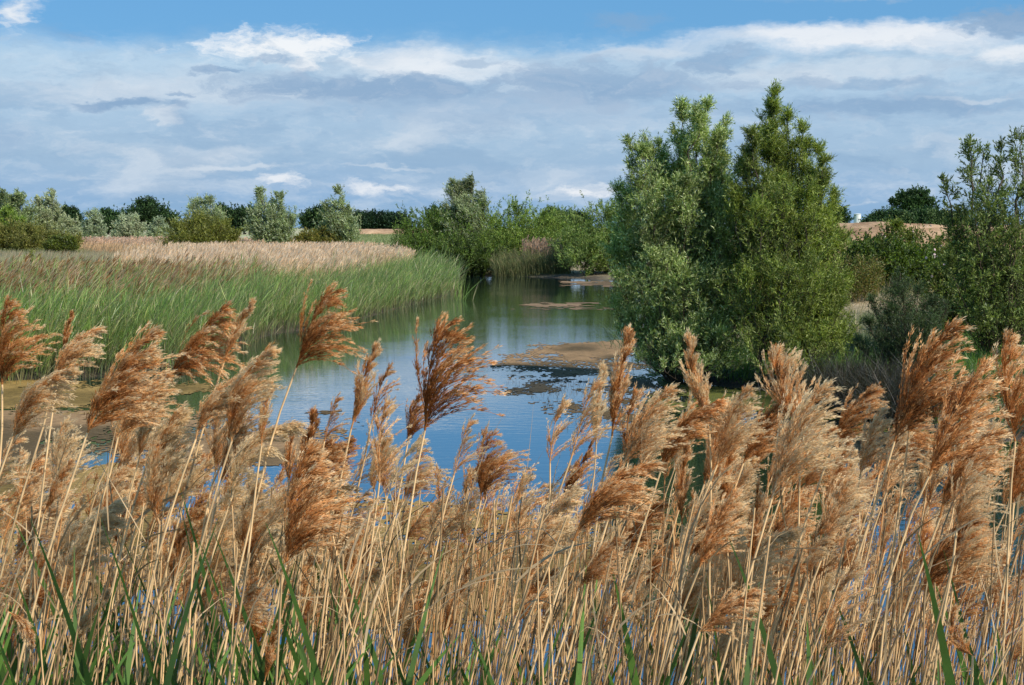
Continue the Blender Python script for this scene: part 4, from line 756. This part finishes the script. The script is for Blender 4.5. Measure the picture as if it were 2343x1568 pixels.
# tone 0.3 = dark rust ... 0.75 = pale buff
heroes = [
 (5, 880, 18, 678, 4.4, 'flare', .38, 'rusty reed head with drooping right plumes, cut by the left edge'),
 (146, 812, 165, 712, 5.0, 'nar', .34, 'short narrow rust red reed head standing upright near the left edge'),
 (120, 880, 232, 752, 4.7, 'arch', .58, 'pale feathery reed head bending right, directly beneath the narrow rust red one'),
 (28, 1005, 180, 842, 4.4, 'arch', .62, 'pale arching reed head low at the left edge'),
 (200, 990, 365, 748, 4.2, 'fan', .46, 'broad rust reed plume with pale upper edge, largest head on the left'),
 (270, 1000, 392, 852, 4.5, 'fan', .55, 'medium buff reed plume just right of the broad rust one'),
 (385, 868, 530, 692, 4.6, 'flare', .42, 'slim rust reed head with open combed right side against the green reeds'),
 (512, 830, 583, 686, 4.6, 'nar', .56, 'narrow pale tipped reed head pointing up between rust plumes on the left'),
 (448, 1005, 556, 860, 4.4, 'arch', .60, 'pale reed head left of the twin plumes under the narrow pale tipped one'),
 (530, 1010, 628, 795, 4.4, 'arch', .58, 'large pale swept reed plume below the narrow pale tipped head'),
 (598, 1020, 622, 872, 4.5, 'nar', .58, 'slim pale reed head hanging at the right of the large pale swept plume'),
 (678, 842, 768, 650, 4.6, 'flare', .37, 'tall isolated rust red reed head standing before the pond edge, highest in the row'),
 (803, 982, 868, 785, 4.8, 'nar', .52, 'slender buff reed head over open water, left of a thin dark one'),
 (848, 975, 900, 828, 5.0, 'spar', .42, 'thin dark twisted reed head beside the slender buff one over open water'),
 (972, 985, 1022, 722, 4.4, 'flare', .31, 'dark brown reed head with pointed tip and long right wisps, centre of the pond'),
 (742, 1010, 776, 902, 5.0, 'spar', .45, 'shaggy brown reed head with wisps to both sides over the water'),
 (868, 1105, 888, 905, 4.9, 'spar', .60, 'pinkish buff reed head just left of the dark brown pointed one'),
 (932, 1015, 962, 902, 5.1, 'fan', .34, 'small dark reed head tucked left of the dark brown pointed one'),
 (1038, 1088, 1082, 952, 5.0, 'spar', .60, 'open straw coloured reed head under the long right wisps of the dark brown one'),
 (1100, 1145, 1116, 972, 5.1, 'flare', .42, 'brown reed head with fan of fine wisps left of the deep blue water'),
 (1258, 1060, 1292, 902, 5.2, 'spar', .58, 'thin pale reed head left of the tall rust column head'),
 (1306, 1050, 1372, 858, 4.9, 'spar', .60, 'ragged pale reed head with hooked tip left of the tall rust column head'),
 (1400, 998, 1440, 752, 4.4, 'nar', .44, 'thick column shaped rust reed head with pale pointed top before the tall willows'),
 (1425, 1065, 1542, 885, 4.3, 'fan', .60, 'bright buff reed plume spreading right of the thick rust column head'),
 (1622, 985, 1576, 762, 4.6, 'nar', .58, 'pale reed head leaning left before the dark foot of the willows'),
 (1512, 1075, 1655, 915, 4.5, 'arch', .40, 'rust brown reed plume arching right below the head that leans left'),
 (1640, 1065, 1716, 882, 4.5, 'fan', .62, 'cream edged reed plume before the willow trunks'),
 (1838, 990, 1768, 792, 4.7, 'fan', .54, 'buff reed head leaning left in front of the willow trunks'),
 (1700, 1060, 1812, 905, 4.7, 'fan', .40, 'brown reed plume tucked between two cream edged plumes'),
 (1766, 1140, 1896, 878, 4.2, 'fan', .66, 'largest cream reed plume right of the willow trunks'),
 (1905, 1020, 2008, 880, 4.6, 'fan', .44, 'brown reed plume with pale rim against the black shade'),
 (1968, 1085, 2026, 932, 4.4, 'fan', .64, 'cream reed plume overlapping the brown one against the black shade'),
 (2046, 1010, 2192, 738, 4.3, 'fan', .38, 'tall rust brown reed plume sweeping up right, tallest on the right'),
 (2078, 1000, 2098, 850, 4.4, 'nar', .60, 'narrow pale reed head along the left side of the tallest right plume'),
 (2125, 1090, 2285, 822, 4.2, 'fan', .46, 'wide combed reed plume with pale tips near the right edge'),
 (2150, 1185, 2300, 985, 4.2, 'arch', .46, 'heavy brown reed plume below the wide combed one near the right edge'),
 (2322, 1010, 2306, 758, 4.3, 'flare', .46, 'reed head leaning left at the right edge of the frame'),
 (2318, 1150, 2345, 1000, 4.4, 'fan', .42, 'brown reed head cut by the right edge of the frame'),
 (1312, 1238, 1510, 1062, 4.0, 'arch', .45, 'huge brown reed plume swept flat to the right, lower centre right'),
 (655, 1292, 712, 1010, 4.1, 'flare', .43, 'large curly rust reed head at lower centre left'),
 (700, 1130, 790, 1010, 4.5, 'fan', .40, 'rust reed plume joined behind the large curly one'),
 (505, 1110, 560, 975, 4.8, 'fan', .50, 'buff reed head between pale plumes over the tan algae'),
 (770, 1092, 806, 1000, 4.9, 'fan', .30, 'small very dark reed head left of the shaggy pinkish one'),
 (1600, 1298, 1700, 1120, 4.1, 'fan', .50, 'buff brown reed plume in the lower right centre'),
 (1722, 1290, 1735, 1100, 4.3, 'nar', .42, 'upright rusty reed head right of the buff brown lower plume'),
 (1885, 1262, 1952, 1090, 4.2, 'fan', .62, 'pale lower reed plume below the black shade'),
 (1848, 1320, 1905, 1215, 4.2, 'arch', .62, 'pale curled reed head low in the right half'),
 (2188, 1215, 2222, 1058, 4.0, 'flare', .62, 'pale bushy reed head at lower right beneath the heavy brown plume'),
 (1600, 1445, 1745, 1350, 3.9, 'fan', .52, 'low brown reed plume near the bottom right of centre'),
 (1880, 1500, 1965, 1270, 4.0, 'spar', .58, 'loose pale reed plume rising near the bottom at right'),
 (2225, 1500, 2190, 1385, 3.8, 'nod', .50, 'curled nodding reed head near the bottom right corner'),
 (20, 1400, 60, 1500, 3.6, 'nod', .52, 'drooping reed head at the bottom left corner'),
 (520, 1440, 590, 1330, 4.2, 'flare', .50, 'grey brown bushy reed head low in the left half'),
 (1325, 1345, 1420, 1230, 4.2, 'fan', .48, 'brown reed plume directly under the huge swept one'),
 (605, 1560, 640, 1420, 4.0, 'nar', .45, 'low rusty reed head near the bottom left of centre'),
 (365, 1200, 420, 930, 4.5, 'arch', .64, 'whitish long reed plume over the algae in the left half'),
 (1185, 1250, 1200, 1070, 5.0, 'spar', .64, 'wispy whitish reed head before the deepest blue water'),
 (1650, 1180, 1680, 1000, 4.7, 'nar', .46, 'narrow reed head between cream plumes right of centre'),
 (1560, 1200, 1570, 1010, 4.8, 'nar', .46, 'thin brown reed head under the arching rust plume right of centre'),
]
for h in heroes:
    reed(*h[:7], h[7], leaf=(NREED % 3 == 0))
# the rest of the front row: heads nobody can tell apart
LAB = 'slender dry reed with feathery brown head packed in the foreground stand'
GRP = 'dry reeds of the foreground stand'
dens_x = np.array([0, 250, 500, 750, 1000, 1150, 1300, 1500, 1700, 1950, 2150, 2342]); dens = np.array([1.3, 1.2, 1.1, 1., .8, .55, .8, 1.05, 1.1, 1.1, 1.3, 1.3])
cnt = 0
while cnt < 240:
    px = reed_rng.uniform(-60, 2400)
    if reed_rng.random()*1.3 > np.interp(px, dens_x, dens): continue
    Y = reed_rng.uniform(4.6, 7.4)
    u = reed_rng.random(); py = 1040+u**1.1*500+reed_rng.normal()*20
    if 560 < px < 1300 and py < 1110: py += 90
    L = reed_rng.uniform(.19, .33)*F/Y; a = reed_rng.uniform(-.1, .75); k = ['fan', 'arch', 'spar', 'spar', 'nar', 'flare', 'nod'][reed_rng.integers(0, 7)]
    if k == 'nod': a += .5
    reed(px, py, px+L*math.sin(a), py-L*math.cos(a), Y, k, float(np.clip(reed_rng.normal(.60, .13), .32, .85)), LAB, GRP, rad=.0042, leaf=reed_rng.random() < .3)
    cnt += 1

# bare stems and fallen leaves between them, and dry litter
mb = MB(); r = np.random.default_rng(5)
for k in range(1950):
    Y = r.uniform(3.7, 8.2); px = r.uniform(-220, 2560) if k < 1200 else (r.uniform(-1200, -220) if k % 2 else r.uniform(2560, 3600)); top = P(px, r.uniform(1110, 1520)+max(0, (4.6-Y))*60, Y); lean = r.normal(.09, .08)
    if top[2] < .35: continue
    n = 9; t = np.linspace(0, 1, n); v = np.array([lean*top[2], r.normal()*.1, top[2]+.1]); ctrl = np.array([0, 0, .5*v[2]])+r.normal(size=3)*np.array([.05, .05, 0])
    pts = (2*t*(1-t))[:, None]*ctrl+(t**2)[:, None]*v+np.array([top[0]-v[0], Y, -.1]); c = np.array([1., .64, .31])*r.choice([.3, .5, .75, .9, 1.0])*r.uniform(.85, 1.05)
    cc = np.tile(c, (n, 1)); cc[3] *= .6; cc[6] *= .6
    tube(mb, pts, np.linspace(1, .6, n)*r.uniform(.0022, .0054), cc, 4)
n = 900; Y = r.uniform(3.9, 8.4, n); X = (r.uniform(-150, 2500, n)-1171)/F*Y; Z = np.clip(3-(r.uniform(1200, 1700, n)-520)/F*Y, .1, 2.1); c = np.array([.5, .36, .2])*r.uniform(.55, 1.1, (n, 1))
ribbons(mb, np.stack([X, Y, Z], -1), np.array([.15, 0, 1.])+r.normal(size=(n, 3))*.35, r.uniform(.15, .5, n), r.uniform(.004, .011, n), 5, c, c, np.array([.5, 0, -.8])+r.normal(size=(n, 3))*.3, r=r)
tag(mb.obj('bare_reed_stems', M_stem), 'tangle of bare straw coloured reed stems filling the foreground', 'reed stems', kind='stuff')

# further seed heads behind and between the first three hundred, as one mass
mb = MB(); r = np.random.default_rng(8)
RAW = []
for i, kw in enumerate([dict(bend=.6, wind=.8, droop=.35, spread=.45, blen=.6), dict(bend=.3, wind=.5, droop=.3, spread=.4, blen=.5), dict(bend=1.1, wind=.8, droop=.5, spread=.4, blen=.55), dict(bend=1.5, wind=.7, droop=.8, spread=.4, blen=.5)]):
    m_, ch = make_plume(400+i, nb=22, ntw=7, nsp=6, width=.011, raw=True, **kw); RAW.append((np.concatenate(m_.v), np.concatenate(m_.f4), np.concatenate(m_.c), ch))
for k in range(620):
    px = r.uniform(-150, 2480) if k < 380 else (r.uniform(-1200, -120) if k % 2 else r.uniform(2470, 3600)); Y = r.uniform(5.2, 8.4); py = r.uniform(1090 if k < 380 else 900, 1480)+r.normal()*40
    if 560 < px < 1300 and py < 1180: py += 110
    B = P(px, py, Y); v, f, c, ch = RAW[r.integers(0, 4)]; sc = r.uniform(.17, .28); be = r.uniform(-.25, .35); tw = r.normal()*.5
    x = v[:, 0]*math.cos(tw)-v[:, 1]*math.sin(tw); y = v[:, 0]*math.sin(tw)+v[:, 1]*math.cos(tw); z = v[:, 2]
    q = np.stack([x*math.cos(be)+z*math.sin(be), y, -x*math.sin(be)+z*math.cos(be)], -1)*sc+B
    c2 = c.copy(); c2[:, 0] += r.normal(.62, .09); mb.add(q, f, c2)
    lean = r.uniform(.02, .2); pts = np.array([[B[0]-lean*B[2], Y, -.1], [B[0]-lean*B[2]*.45, Y, B[2]*.5], B]); cc = np.tile(np.array([.5+r.uniform(.7, 1.0), 0, 0]), (3, 1)); tube(mb, pts, np.array([.0042, .0036, .0022]), cc, 4)
o = mb.obj('reed_heads', M_plume); o.color = (0, 0, 0, 1); tag(o, 'further feathery reed heads crowded behind the foreground stand', 'reeds', kind='stuff')

# green shoots
def shoot_meshes(seed):
    r = np.random.default_rng(seed); h = 1.; n = 7
    st = MB(); tube(st, [(0, 0, 0), (.02, 0, .5), (.05, 0, .9)], [.0055, .005, .003], (.13, .2, .05), 5)
    lf = MB()
    for k in range(n):
        t = .30+.62*k/n; side = 1 if k % 2 else -1; a = (0 if side > 0 else PI)+r.normal()*.7
        d = np.array([[math.cos(a)*.45+.1, math.sin(a)*.35, 1]]); c = np.array([.085, .17, .025])*r.uniform(.5, 1.5)
        ribbons(lf, np.array([[.05*t, 0, t]]), d, r.uniform(.26, .42), r.uniform(.018, .038), 8, c, c*1.25, (.35*math.cos(a)+.2, .2*math.sin(a), -r.uniform(.1, .7)), r=r, side=norm(np.cross(d, np.array([[.45*r.normal(), 1, .3*r.normal()]]))))
    return st.mesh('stem', M_blade, True), lf.mesh('leaves', M_blade)
SH = [shoot_meshes(300+i) for i in range(8)]
r = np.random.default_rng(17)
for k in range(240):
    if k < 120: px = r.uniform(-60, 820); Y = r.uniform(3.8, 6.2); top = r.uniform(1290, 1570)
    else: px = r.uniform(600, 2420); Y = r.uniform(3.9, 6.2); top = r.uniform(1400, 1580)
    T = P(px, top, Y); h = T[2]-.08; h = max(h, .4)
    e = empty('green_reed_shoot', (T[0]-.05*h, Y, -.05), 'young green reed shoot with broad blades among the dry foreground stems', 'reed shoot', 'green reed shoots among the foreground stems')
    for nm, me in zip(('stem', 'leaves'), SH[k % 8]):
        o = bpy.data.objects.new(nm, me); COL.objects.link(o); o.parent = e
        # keep leaf size while the culm reaches the wanted height
        o.scale = (1.15, 1.15, h); o.rotation_euler = (0, 0, float(r.normal()*.6+(PI if r.random() < .35 else 0)))
# ------------------------------------------------------------------ render settings
S.view_settings.view_transform = 'Standard'; S.view_settings.look = 'None'; S.view_settings.exposure = 0; S.view_settings.gamma = 1
S.render.engine = 'CYCLES'; cy = S.cycles; cy.max_bounces = 4; cy.diffuse_bounces = 2; cy.glossy_bounces = 2; cy.transmission_bounces = 2; cy.transparent_max_bounces = 4
cy.caustics_reflective = False; cy.caustics_refractive = False; cy.use_denoising = True; cy.sample_clamp_indirect = 6
